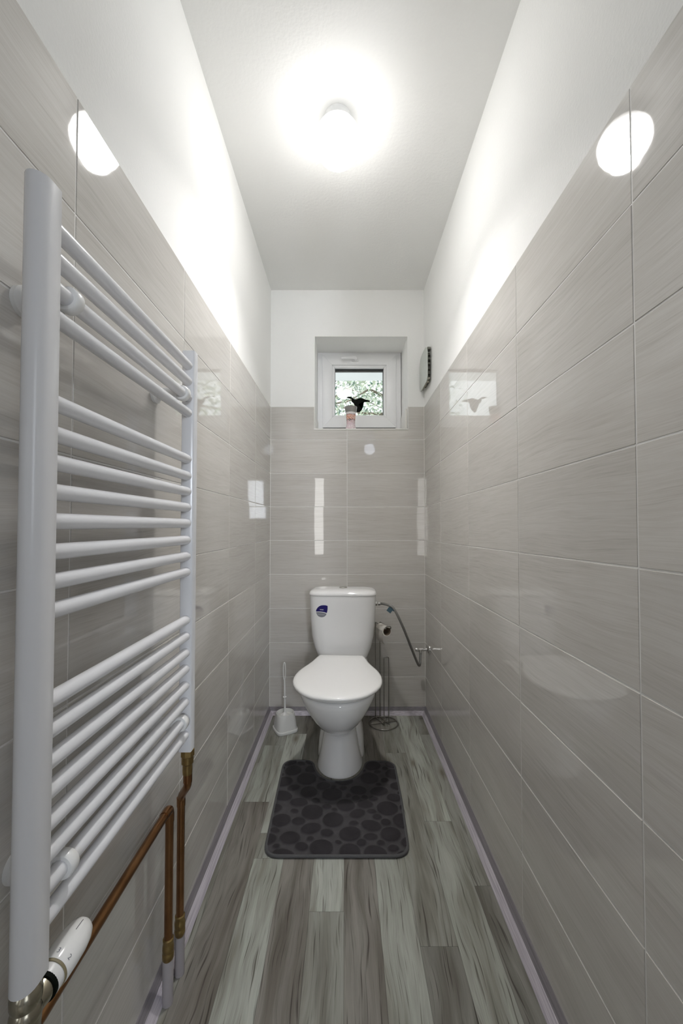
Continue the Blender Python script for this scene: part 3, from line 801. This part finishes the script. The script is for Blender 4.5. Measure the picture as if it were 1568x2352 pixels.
add_lathe(bm, [(0, 0.0), (0.0116, 0.0), (0.0116, 0.092), (0, 0.095)], (PX2, PY2, 0), seg=28)
rel(obj('painted_stub', bm, M['stub'], p2), p2)

# ------------------------------------------------------------------ toilet
TY = 1.90
wc = empty('toilet', (-0.0225, TY, 0), -0.05); tag(wc, 'white close coupled toilet with its lid down at the back of the room', 'toilet')
def egg(z, yf, yc, yb, hw, n=48, ex=2.0, exb=2.6):
    out = []
    for k in range(n):
        t = 2*PI*k/n; c, s = math.cos(t), math.sin(t)
        e = ex if s < 0 else exb
        x = hw*math.copysign(abs(c)**(2/e), c)
        y = (yc-yf if s < 0 else yb-yc)*math.copysign(abs(s)**(2/e), s)
        out.append((x, yc+y-TY, z))
    return out
secs = [(0.0, 1.752, 1.885, 2.10, .1035), (.010, 1.754, 1.885, 2.10, .1020), (.04, 1.763, 1.885, 2.10, .0950), (.07, 1.772, 1.885, 2.10, .0885), (.10, 1.780, 1.885, 2.10, .0825),
        (.13, 1.788, 1.89, 2.10, .0775), (.155, 1.793, 1.895, 2.10, .0745), (.172, 1.788, 1.895, 2.10, .0730), (.186, 1.765, 1.890, 2.10, .0735), (.204, 1.722, 1.87, 2.10, .0785),
        (.225, 1.678, 1.84, 2.10, .0865), (.255, 1.630, 1.80, 2.10, .1015), (.290, 1.595, 1.775, 2.10, .1190), (.325, 1.572, 1.757, 2.10, .1370), (.355, 1.560, 1.745, 2.105, .1500),
        (.380, 1.552, 1.738, 2.11, .1590), (.397, 1.552, 1.736, 2.115, .1630), (.404, 1.556, 1.736, 2.115, .1610), (.406, 1.565, 1.736, 2.11, .152)]
bm = bmesh.new(); add_loft(bm, [egg(*s) for s in secs])
# shelf that carries the cistern
def rrect(hx, y0, y1, z, n=32, e=6.0):
    out = []; yc, hy = (y0+y1)/2-TY, (y1-y0)/2
    for k in range(n):
        t = 2*PI*k/n; c, s = math.cos(t), math.sin(t)
        out.append((hx*math.copysign(abs(c)**(2/e), c), yc+hy*math.copysign(abs(s)**(2/e), s), z))
    return out
add_loft(bm, [rrect(.090, 1.96, 2.20, .20), rrect(.105, 1.95, 2.21, .30), rrect(.128, 1.94, 2.225, .370), rrect(.130, 1.94, 2.225, .396), rrect(.126, 1.943, 2.22, .402)])
# wider plinth behind the front column
add_loft(bm, [rrect(.1130, 1.885, 2.15, 0.0, 32, 3.6), rrect(.1125, 1.888, 2.15, 0.02, 32, 3.6), rrect(.108, 1.90, 2.145, 0.07, 32, 3.4), rrect(.099, 1.915, 2.14, 0.12, 32, 3.2), rrect(.085, 1.93, 2.13, 0.165, 32, 3.0), rrect(.07, 1.95, 2.12, 0.20, 32, 3.0)])
obj('bowl', bm, M['china'], wc, angle=60)
HO = [(0.0, 1.540), (.025, 1.5412), (.05, 1.546), (.076, 1.553), (.099, 1.563), (.1235, 1.579), (.1435, 1.599), (.165, 1.629), (.180, 1.66), (.188, 1.69), (.1905, 1.718), (.1885, 1.752), (.182, 1.785), (.172, 1.815), (.160, 1.842), (.148, 1.868), (.136, 1.897), (.127, 1.927), (.118, 1.958), (.109, 1.984)]
outline = [(x, y) for x, y in HO]+[(-x, y) for x, y in HO[::-1][:-1]]
def lid_loop(scale, dz, dy=0.0, z_off=0.0):
    c = Vector((0, 1.76)); out = []
    for x, y in outline:
        px_, py_ = c.x+(x-c.x)*scale, c.y+(y-c.y)*scale
        out.append((px_, py_-TY, 0.430+(py_-1.526)*0.055+dz+z_off))
    return out
bm = bmesh.new()
LT = 0.0
add_loft(bm, [lid_loop(.93, -.0105, 0, LT), lid_loop(.985, -.0095, 0, LT), lid_loop(.997, -.006, 0, LT), lid_loop(1.0, -.002, 0, LT), lid_loop(.995, .0022, 0, LT), lid_loop(.975, .0055, 0, LT), lid_loop(.92, .0085, 0, LT), lid_loop(.7, .0110, 0, LT), lid_loop(.4, .0122, 0, LT), lid_loop(.1, .0126, 0, LT)])
obj('lid', bm, M['seat'], wc, angle=80)
bm = bmesh.new()
o1 = lid_loop(.905, -.013, 0, LT); o2 = lid_loop(.915, -.017, 0, LT); o3 = lid_loop(.905, -.0225, 0, LT)
add_loft(bm, [lid_loop(.60, -.013, 0, LT), o1, o2, o3, lid_loop(.60, -.0225, 0, LT), lid_loop(.60, -.013, 0, LT)], cap0=False, cap1=False)
bmesh.ops.remove_doubles(bm, verts=bm.verts, dist=1e-5)
obj('seat', bm, M['seat'], wc, angle=80)
for sx in (-1, 1):
    bm = bmesh.new()
    add_lathe(bm, [(0, 0), (0.013, 0), (0.013, 0.02), (0.010, 0.026), (0.010, 0.040), (0, 0.042)], (sx*0.078, 2.003-TY, 0.400), (0, 0, 1), 20)
    obj('hinge', bm, M['plastic'], wc)
# cistern
CYF, CYB = 2.064, 2.262
csec = [(.405, .122, .012), (.409, .129, .007), (.418, .1325, .004), (.44, .142, .002), (.466, .1515, .001), (.52, .1635, 0), (.601, .1708, 0), (.68, .1745, -.001), (.732, .1760, -.001)]
def cis(hx, inset, z, e=4.6): return rrect(hx, CYF+inset, CYB-inset, z, 72, e)
bm = bmesh.new(); add_loft(bm, [cis(h, i, z) for z, h, i in csec])
cis_bvh = BVHTree.FromBMesh(bm)
cis_o = obj('cistern', bm, M['china'], wc, angle=50)
bm = bmesh.new()
add_loft(bm, [cis(.170, .008, .728), cis(.1765, -.002, .733), cis(.1790, -.004, .736), cis(.1785, -.004, .742), cis(.1750, 0, .7495), cis(.1680, .006, .7545), cis(.152, .020, .7595), cis(.12, .042, .7625), cis(.06, .07, .764)])
clid = obj('cistern_lid', bm, M['china'], wc, angle=60)
bm = bmesh.new()
add_lathe(bm, [(0, .758), (.0225, .758), (.0225, .7665), (.020, .7685), (0.0195, .768), (0, .768)], (0.0, 2.155-TY, 0), seg=36)
fl = obj('button_ring', bm, M['chrome'], clid)
for s in (-1, 1):
    bm = bmesh.new()
    pts = [(0.0012*s, -0.0175), (0.0012*s, 0.0175)]+[(s*0.0178*math.sin(a), 0.0178*math.cos(a)) for a in [PI*k/12 for k in range(1, 12)]]
    add_prism(bm, [(x, y+2.155-TY) for x, y in pts], .767, .7702, 'xy')
    obj('flush_button', bm, M['chrome'], fl)
# sticker on the cistern front
def cis_project(bm, lift):
    for v in bm.verts:
        h = cis_bvh.ray_cast(Vector((v.co.x, -0.5, v.co.z)), Vector((0, 1, 0)))
        v.co = Vector((v.co.x, h[0].y-lift, v.co.z))
def px2cis(x, y):     # sticker outline measured on the cistern front
    X = (690+x/8.2526-792)*2.066/915; Z = CAM_H+(1208-(1330+y/8.2526))*2.066/915
    return X+0.0174, Z
def px_fan(pts, name, mat, lift, parent):
    bm = bmesh.new(); vs = [bm.verts.new((p[0], 0, p[1])) for p in pts]
    bm.faces.new(vs); bmesh.ops.triangulate(bm, faces=bm.faces)
    cis_project(bm, lift)
    return obj(name, bm, mat, parent, smooth=False)
def spl(pts): return [tuple(p[:2]) for p in [(q.x, q.y) for q in smooth_path([(a, b, 0) for a, b in pts], 5)]]
top_e = [(278, 612), (288, 575), (318, 532), (360, 503), (410, 491), (460, 491), (502, 500)]
rt_e = [(502, 500), (503, 555), (497, 600), (488, 636)]
mid_e = [(488, 636), (440, 621), (380, 612), (330, 612), (278, 616)]
sticker = px_fan([px2cis(*p) for p in spl(top_e)[:-1]+spl(rt_e)[:-1]+spl(mid_e)[:-1]], 'sticker', M['blue'], 0.0004, cis_o)
low = spl([(280, 628), (330, 622), (380, 624), (430, 632), (481, 650)])[:-1]+spl([(481, 650), (468, 680), (436, 706), (390, 718), (345, 710), (305, 682), (280, 628)])[:-1]
px_fan([px2cis(*p) for p in low], 'sticker_base', M['greyvinyl'], 0.0004, sticker)
bm = text_bm('cersanit', 0.0068, 0.0001)
c0 = px2cis(389, 574); rr = -0.04
for v in bm.verts:
    x, y = v.co.x*0.88, v.co.y*1.25
    v.co = Vector((c0[0]+x*math.cos(rr)-y*math.sin(rr), 0, c0[1]+x*math.sin(rr)+y*math.cos(rr)))
cis_project(bm, 0.0008); obj('lettering', bm, M['white_ink'], sticker, smooth=False)
bm = bmesh.new()
a0, a1 = px2cis(312, 661), px2cis(448, 674)
for k in range(17):
    t0 = k/17.0; t1 = t0+0.042
    x0, x1 = a0[0]+(a1[0]-a0[0])*t0, a0[0]+(a1[0]-a0[0])*t1; z = a0[1]+(a1[1]-a0[1])*t0
    f = bm.faces.new([bm.verts.new(p) for p in ((x0, 0, z-.0006), (x1, 0, z-.0006), (x1, 0, z+.0006), (x0, 0, z+.0006))])
cis_project(bm, 0.0008); obj('small_print', bm, M['white_ink'], sticker, smooth=False)

# ------------------------------------------------------------------ water supply
hose = empty('water_hose', (0.16, 2.12, 0.68)); tag(hose, 'braided steel water hose looping from the cistern to the valve on the right wall', 'hose')
HP = [(0.186, 2.133, 0.684), (0.2050, 2.12, 0.684), (0.2260, 2.10, 0.6815), (0.255, 2.082, 0.6650), (0.3004, 2.08, 0.5731), (0.3513, 2.117, 0.4497), (0.3871, 2.160, 0.3652), (0.4045, 2.188, 0.3370), (0.4140, 2.214, 0.3480), (0.4192, 2.234, 0.389)]
bm = bmesh.new(); add_tube(bm, smooth_path(HP, 8), 0.0064, 14); rel(obj('braided_tube', bm, M['braid'], hose), hose)
bm = bmesh.new(); hexnut(bm, (0.1610, 2.135, 0.684), (1, -0.05, 0), 0.0125, 0.001, 0.011); hexnut(bm, (0.1610, 2.135, 0.684), (1, -0.05, 0), 0.0110, 0.014, 0.028)
rel(obj('inlet_nut', bm, M['chrome'], hose, angle=20), hose)
bm = bmesh.new(); hexnut(bm, (0.4195, 2.237, 0), (0, 0, 1), 0.0090, 0.383, 0.397); rel(obj('outlet_nut', bm, M['chrome'], hose, angle=20), hose)
bm = bmesh.new()
add_tube(bm, [(0.238, 2.094, 0.6785), (0.258, 2.084, 0.657)], 0.0085, 14)
fl_ = [(0.2285, 0.676), (0.249, 0.6605), (0.236, 0.642), (0.2155, 0.6575)]
add_prism(bm, fl_, 2.0815, 2.0835, 'xz')
rel(obj('tape_flag', bm, M['teal'], hose, angle=30), hose)
av = empty('angle_valve', (XR, 2.24, 0.4085)); tag(av, 'chrome angle valve with a round wall plate in the right tiled wall', 'valve')
bm = bmesh.new(); add_lathe(bm, [(0, 0.0017), (0.0275, 0.0017), (0.0275, 0.005), (0.024, 0.010), (0.013, 0.016), (0.010, 0.017), (0, 0.017)], (0, 0, 0), (-1, 0, 0), 36); obj('wall_plate', bm, M['chrome'], av)
bm = bmesh.new()
add_lathe(bm, [(0, 0.012), (0.0085, 0.012), (0.0085, 0.028), (0.0105, 0.030), (0.0105, 0.036), (0.0085, 0.038), (0.009, 0.060), (0, 0.060)], (0, 0, 0), (-1, 0, 0), 24)
add_lathe(bm, [(0, 0), (0.0085, 0), (0.0085, 0.016), (0, 0.016)], (-0.0525, -0.003, 0), (0, 0, -1), 20)
obj('valve_body', bm, M['chrome'], av)
bm = bmesh.new(); add_lathe(bm, [(0, 0.060), (0.0105, 0.060), (0.0115, 0.062), (0.0115, 0.078), (0.0095, 0.081), (0, 0.081)], (0, 0, 0), (-1, 0, 0), 20); obj('knob', bm, M['chrome'], av)

# ------------------------------------------------------------------ toilet roll stand and roll
st = empty('toilet_roll_stand', (0.2125, 2.237, 0)); tag(st, 'steel wire toilet roll stand with a round base beside the toilet', 'stand')
def swire(name, pts, r, rad=0.012, closed=False):
    bm = bmesh.new(); add_tube(bm, pts if closed else round_path(pts, rad, 6), r, 12, closed=closed); return rel(obj(name, bm, M['steel'], st), st)
swire('base_ring', [(0.2125+0.0790*math.cos(2*PI*k/64), 2.237+0.0760*math.sin(2*PI*k/64), 0.0042) for k in range(64)], 0.0034, closed=True)
for a, b in (((0.1415, 2.222), (0.2870, 2.262)), ((0.1740, 2.3045), (0.2165, 2.212)), ((0.2005, 2.3115), (0.2440, 2.218))):
    swire('cross_bar', [(*a, 0.0046), (*b, 0.0046)], 0.0026)
# roll arm: two wires rise, bend forward and meet in a turned-up end inside the roll
axis_b = Vector((0.1885, 2.275, 0.546)); axis_f = Vector((0.2325, 2.138, 0.551))
swire('roll_arm', [(0.1745, 2.3040, 0.005), (0.1745, 2.3040, 0.545), (0.2175, 2.134, 0.547), (0.2175, 2.133, 0.561), (0.2445, 2.140, 0.561), (0.2445, 2.141, 0.547), (0.2010, 2.3105, 0.545), (0.2010, 2.3105, 0.005)], 0.0026, 0.009)
swire('spare_roll_post', [(0.2145, 2.2165, 0.005), (0.2145, 2.2165, 0.372), (0.2415, 2.2235, 0.372), (0.2415, 2.2235, 0.005)], 0.0026, 0.009)
d = (axis_f-axis_b).normalized(); side = Vector((d.y, -d.x, 0)).normalized()
rl = empty('toilet_roll', (0.212, 2.19, 0.53)); tag(rl, 'nearly used up toilet roll hanging on the wire stand arm', 'toilet roll')
RC = Vector((0.2105, 2.195, 0.5300)); hl = 0.047
def roll_ring(bm, ro, ri, mi=0, hl_=hl):
    n = 36; L_ = []
    for s, r in ((-1, ri), (-1, ro), (1, ro), (1, ri)):
        L_.append([bm.verts.new(RC+d*hl_*s+(side*math.cos(2*PI*k/n)+Vector((0, 0, 1))*math.sin(2*PI*k/n))*r) for k in range(n)])
    for i in range(4):
        a, b = L_[i], L_[(i+1) % 4]
        for k in range(n): bm.faces.new((a[k], a[(k+1) % n], b[(k+1) % n], b[k])).material_index = mi
bm = bmesh.new(); roll_ring(bm, 0.0262, 0.0215)
# loose sheet hanging down behind the roll
ss = [(0.0262, 0.0), (0.0266, -0.02), (0.0255, -0.042), (0.021, -0.058), (0.012, -0.068)]
ra = [bm.verts.new(RC-d*hl+side*a+Vector((0, 0, b))) for a, b in ss]; rb = [bm.verts.new(RC+d*hl+side*a+Vector((0, 0, b))) for a, b in ss]
for k in range(len(ss)-1): bm.faces.new((ra[k], ra[k+1], rb[k+1], rb[k]))
rel(obj('paper', bm, M['paper'], rl, angle=60), rl)
bm = bmesh.new(); roll_ring(bm, 0.0215, 0.0200, 0, hl+0.0005); rel(obj('cardboard_core', bm, M['card'], rl), rl)

# ------------------------------------------------------------------ toilet brush and holder
BX, BY = -0.322, 2.172
bh = empty('brush_holder', (BX, BY, 0), math.radians(28)); tag(bh, 'white plastic toilet brush holder on the floor left of the toilet', 'brush holder')
def sq(h, z, e, n=48): return [(h*math.copysign(abs(math.cos(t))**(2/e), math.cos(t)), h*math.copysign(abs(math.sin(t))**(2/e), math.sin(t)), z) for t in [2*PI*k/n for k in range(n)]]
bm = bmesh.new(); add_loft(bm, [sq(.0575, 0, 4.5), sq(.0590, .002, 4.5), sq(.0590, .014, 4.5), sq(.0570, .0165, 4.5), sq(.054, .017, 4.3)]); obj('holder_base', bm, M['brush_plastic'], bh, angle=50)
bm = bmesh.new(); add_loft(bm, [sq(.0550, .0165, 4.2), sq(.0525, .05, 3.4), sq(.0490, .085, 2.6), sq(.0480, .092, 2.2), sq(.0470, .0945, 2.1), sq(.0445, .0945, 2.1), sq(.0425, .090, 2.1), sq(.0400, .078, 2.0), sq(.03, .074, 2.0)]); obj('holder_cup', bm, M['brush_plastic'], bh, angle=50)
br = empty('toilet_brush', (BX-0.003, BY+0.004, 0.075)); tag(br, 'white toilet brush with an eyelet handle standing in its holder', 'brush')
bm = bmesh.new(); add_tube(bm, [(0.001, 0, 0.002), (0, 0, 0.10), (-0.002, 0, 0.195)], [0.0062, 0.0046, 0.0036], 16); obj('stick', bm, M['plastic'], br)
bm = bmesh.new(); add_lathe(bm, [(0, 0.000), (0.021, 0.000), (0.023, 0.003), (0.012, 0.010), (0.006, 0.018), (0, 0.018)], seg=28); obj('brush_cap', bm, M['plastic'], br)
bm = bmesh.new(); add_lathe(bm, [(0, 0.096), (0.0085, 0.096), (0.0098, 0.0985), (0.0085, 0.101), (0, 0.101)], (-0.0005, 0, 0), seg=28); obj('stop_ring', bm, M['plastic'], br)
bm = bmesh.new(); add_tube(bm, [(-0.003+0.0060*math.sin(2*PI*k/40), 0, 0.236-0.0465*math.cos(2*PI*k/40)) for k in range(40)], 0.0026, 12, closed=True); obj('eyelet_handle', bm, M['plastic'], br)

# ------------------------------------------------------------------ pedestal mat
def mat_material():
    m, nt, N, L, P = new_mat('plush_pebble_pile')
    at = N.new('ShaderNodeVertexColor'); at.layer_name = 'pile'
    tc = N.new('ShaderNodeTexCoord')
    n = noise_at(N, L, tc.outputs['Object'], 22.0, 3.0, 0.6)
    n2 = noise_at(N, L, tc.outputs['Object'], 900.0, 2.0)
    sp = N.new('ShaderNodeSeparateColor'); L.new(at.outputs['Color'], sp.inputs[0])
    mx = N.new('ShaderNodeMix'); mx.data_type = 'RGBA'; mx.inputs['A'].default_value = (0.062, 0.058, 0.062, 1); mx.inputs['B'].default_value = (0.027, 0.024, 0.027, 1)
    L.new(sp.outputs[0], mx.inputs['Factor'])
    w = N.new('ShaderNodeMix'); w.data_type = 'RGBA'; w.blend_type = 'MULTIPLY'; w.inputs['Factor'].default_value = 1
    L.new(mx.outputs['Result'], w.inputs['A']); L.new(ramp(N, L, n, [(0.3, (0.82, 0.82, 0.82)), (0.7, (1.25, 1.25, 1.25))]), w.inputs['B'])
    L.new(w.outputs['Result'], P.inputs['Base Color'])
    P.inputs['Roughness'].default_value = 0.95; P.inputs['Specular IOR Level'].default_value = 0.1
    P.inputs['Sheen Weight'].default_value = 0.12; P.inputs['Sheen Roughness'].default_value = 0.5
    b = N.new('ShaderNodeBump'); b.inputs['Strength'].default_value = 0.6; b.inputs['Distance'].default_value = 0.002
    L.new(n2, b.inputs['Height']); L.new(b.outputs['Normal'], P.inputs['Normal'])
    return m
mt = empty('bath_mat', (-0.027, 1.60, 0)); tag(mt, 'dark grey pebble patterned pedestal mat laid round the toilet foot', 'mat')
MX, MY = -0.027, 1.60
def mat_outline():
    pts = [(-0.268, 1.343), (0.212, 1.343), (0.2235, 1.60), (0.226, 1.868), (0.098, 1.872), (0.082, 1.800), (0.040, 1.738), (-0.026, 1.722), (-0.090, 1.738), (-0.134, 1.800), (-0.150, 1.876), (-0.281, 1.876), (-0.2745, 1.60)]
    rads = [0.052, 0.052, 0.02, 0.050, 0.048, 0.06, 0.05, 0.06, 0.05, 0.06, 0.048, 0.050, 0.02]
    out = []; n = len(pts)
    for i in range(n):
        p0, p1, p2 = [Vector((*pts[j % n], 0)) for j in (i-1, i, i+1)]
        a, b = p0-p1, p2-p1; r = min(rads[i], a.length*.48, b.length*.48)
        A, Bq = p1+a.normalized()*r, p1+b.normalized()*r
        for k in range(9):
            t = k/8; q = (1-t)**2*A+2*t*(1-t)*p1+t*t*Bq; out.append((q.x, q.y))
    return out
mo = mat_outline()
def inside(x, y):
    c = False; n = len(mo); j = n-1
    for i in range(n):
        xi, yi = mo[i]; xj, yj = mo[j]
        if (yi > y) != (yj > y) and x < (xj-xi)*(y-yi)/(yj-yi)+xi: c = not c
        j = i
    return c
# pebbles: ellipses packed by dart throwing, large first
peb = []; rng = random.Random(11)
for size, tries in ((0.039, 500), (0.032, 1500), (0.025, 3000), (0.018, 4000), (0.0125, 3000)):
    for _ in range(tries):
        x, y = rng.uniform(-0.285, 0.23), rng.uniform(1.335, 1.885)
        rx = size*rng.uniform(0.9, 1.12); ry = rx*rng.uniform(0.68, 0.98); th = rng.uniform(-0.5, 0.5)
        ok = True
        for (X, Y, RXx, RYy, T) in peb:
            dx, dy = x-X, y-Y; dd = math.hypot(dx, dy)
            if dd > 0.09: continue
            a = math.atan2(dy, dx)
            def er(rx_, ry_, t_): 
                c, s = math.cos(a-t_), math.sin(a-t_); return rx_*ry_/math.sqrt((ry_*c)**2+(rx_*s)**2)
            if dd < er(rx, ry, th)+er(RXx, RYy, T)+0.0035: ok = False; break
        if ok: peb.append((x, y, rx, ry, th))
def pile(x, y):
    best = 9.0
    for X, Y, a, b, t in peb:
        dx, dy = x-X, y-Y
        if abs(dx) > 0.04 or abs(dy) > 0.04: continue
        c, s = math.cos(t), math.sin(t); u, v = (dx*c+dy*s)/a, (-dx*s+dy*c)/b
        q = math.sqrt(u*u+v*v)
        dist = (q-1)*min(a, b)
        if dist < best: best = dist
    return max(0.0, min(1.0, 0.5-best/0.004))
bm = bmesh.new(); cl = bm.loops.layers.float_color.new('pile')
st_ = 0.0034; grid = {}
nx, ny = int(0.53/st_), int(0.56/st_)
hgt = {}
for i in range(nx+1):
    for j in range(ny+1):
        x, y = -0.29+i*st_, 1.33+j*st_
        if inside(x, y):
            h = pile(x, y); grid[i, j] = bm.verts.new((x-MX, y-MY, 0.0062+0.0034*h*h*(3-2*h))); hgt[i, j] = h
for (i, j) in list(grid):
    q = [(i, j), (i+1, j), (i+1, j+1), (i, j+1)]
    if all(k in grid for k in q):
        f = bm.faces.new([grid[k] for k in q])
        for lp, k in zip(f.loops, q): lp[cl] = (hgt[k],)*3+(1,)
bmesh.ops.delete(bm, geom=[v for v in bm.verts if not v.link_faces], context='VERTS')
me_top = obj('pile', bm, mat_material(), mt, angle=80)
bm = bmesh.new()
add_prism(bm, [(x-MX, y-MY) for x, y in mo], 0.0004, 0.0060, 'xy')
obj('backing', bm, M['binding'], mt, smooth=False)
bm = bmesh.new(); add_tube(bm, [(x-MX, y-MY, 0.0058) for x, y in mo], 0.0054, 10, closed=True)
obj('bound_edge', bm, M['binding'], mt)

# ------------------------------------------------------------------ outside the window
bm = bmesh.new(); quad(bm, [(-12, 2.75, 0.6), (12, 2.75, 0.6), (12, 22, 0.6), (-12, 22, 0.6)])
tag(obj('ground_outside', bm, M['ground'], smooth=False), kind='structure')
bm = bmesh.new(); add_box(bm, -2.5, 2.5, 2.70, 4.20, 2.640, 2.70)
tag(obj('roof_outside', bm, M['eave'], smooth=False), kind='structure')
def tree(x, y, z0, z1, rad, n, label, seed):
    rg = random.Random(seed)
    t = empty('garden_tree', (x, y, 0.6)); tag(t, label, 'tree', 'trees outside the window')
    bm = bmesh.new(); H_ = z1-0.6
    add_tube(bm, [(0, 0, 0), (0.05, 0, H_*.5), (0, 0.03, H_*.95)], [0.14, 0.10, 0.03], 10)
    for k in range(14):
        a = rg.uniform(0, 2*PI); zz = H_*rg.uniform(.25, .9)
        add_tube(bm, [(0.03, 0, zz), (math.cos(a)*rad*.5, math.sin(a)*rad*.5, zz+rg.uniform(-.1, .25)), (math.cos(a)*rad*.9, math.sin(a)*rad*.9, zz+rg.uniform(-.3, .3))], [0.03, 0.018, 0.006], 6)
    obj('trunk', bm, M['bark'], t)
    bm = bmesh.new(); cl = bm.loops.layers.float_color.new('tone')
    for k in range(n):
        zz = rg.uniform(z0-0.6, z1-0.6); rr = rad*math.sqrt(rg.uniform(0.12, 1))*(1.0-0.35*abs((zz-(z0+z1)/2+0.6)/(z1-z0)*2))
        a = rg.uniform(0, 2*PI)
        c = Vector((rr*math.cos(a), rr*math.sin(a), zz))
        dr = Vector((rg.gauss(0, 1), rg.gauss(0, 1), rg.gauss(-.5, 1))).normalized(); nn, bb = frame_of(dr)
        l, w = rg.uniform(.06, .15), rg.uniform(.014, .03)
        f = bm.faces.new([bm.verts.new(p) for p in (c, c+dr*l*.45+nn*w, c+dr*l, c+dr*l*.45-nn*w)])
        tv = rg.random()**0.6
        for lp in f.loops: lp[cl] = (tv, tv, tv, 1)
    obj('foliage', bm, M['leaf'], t, smooth=False)
    return t
tree(-0.45, 10.2, 2.0, 6.6, 1.75, 10000, 'leafy garden tree farther off in the view through the window', 1)
tree(0.85, 6.5, 1.6, 4.5, 1.2, 5200, 'nearer leafy garden tree in the view through the window', 2)
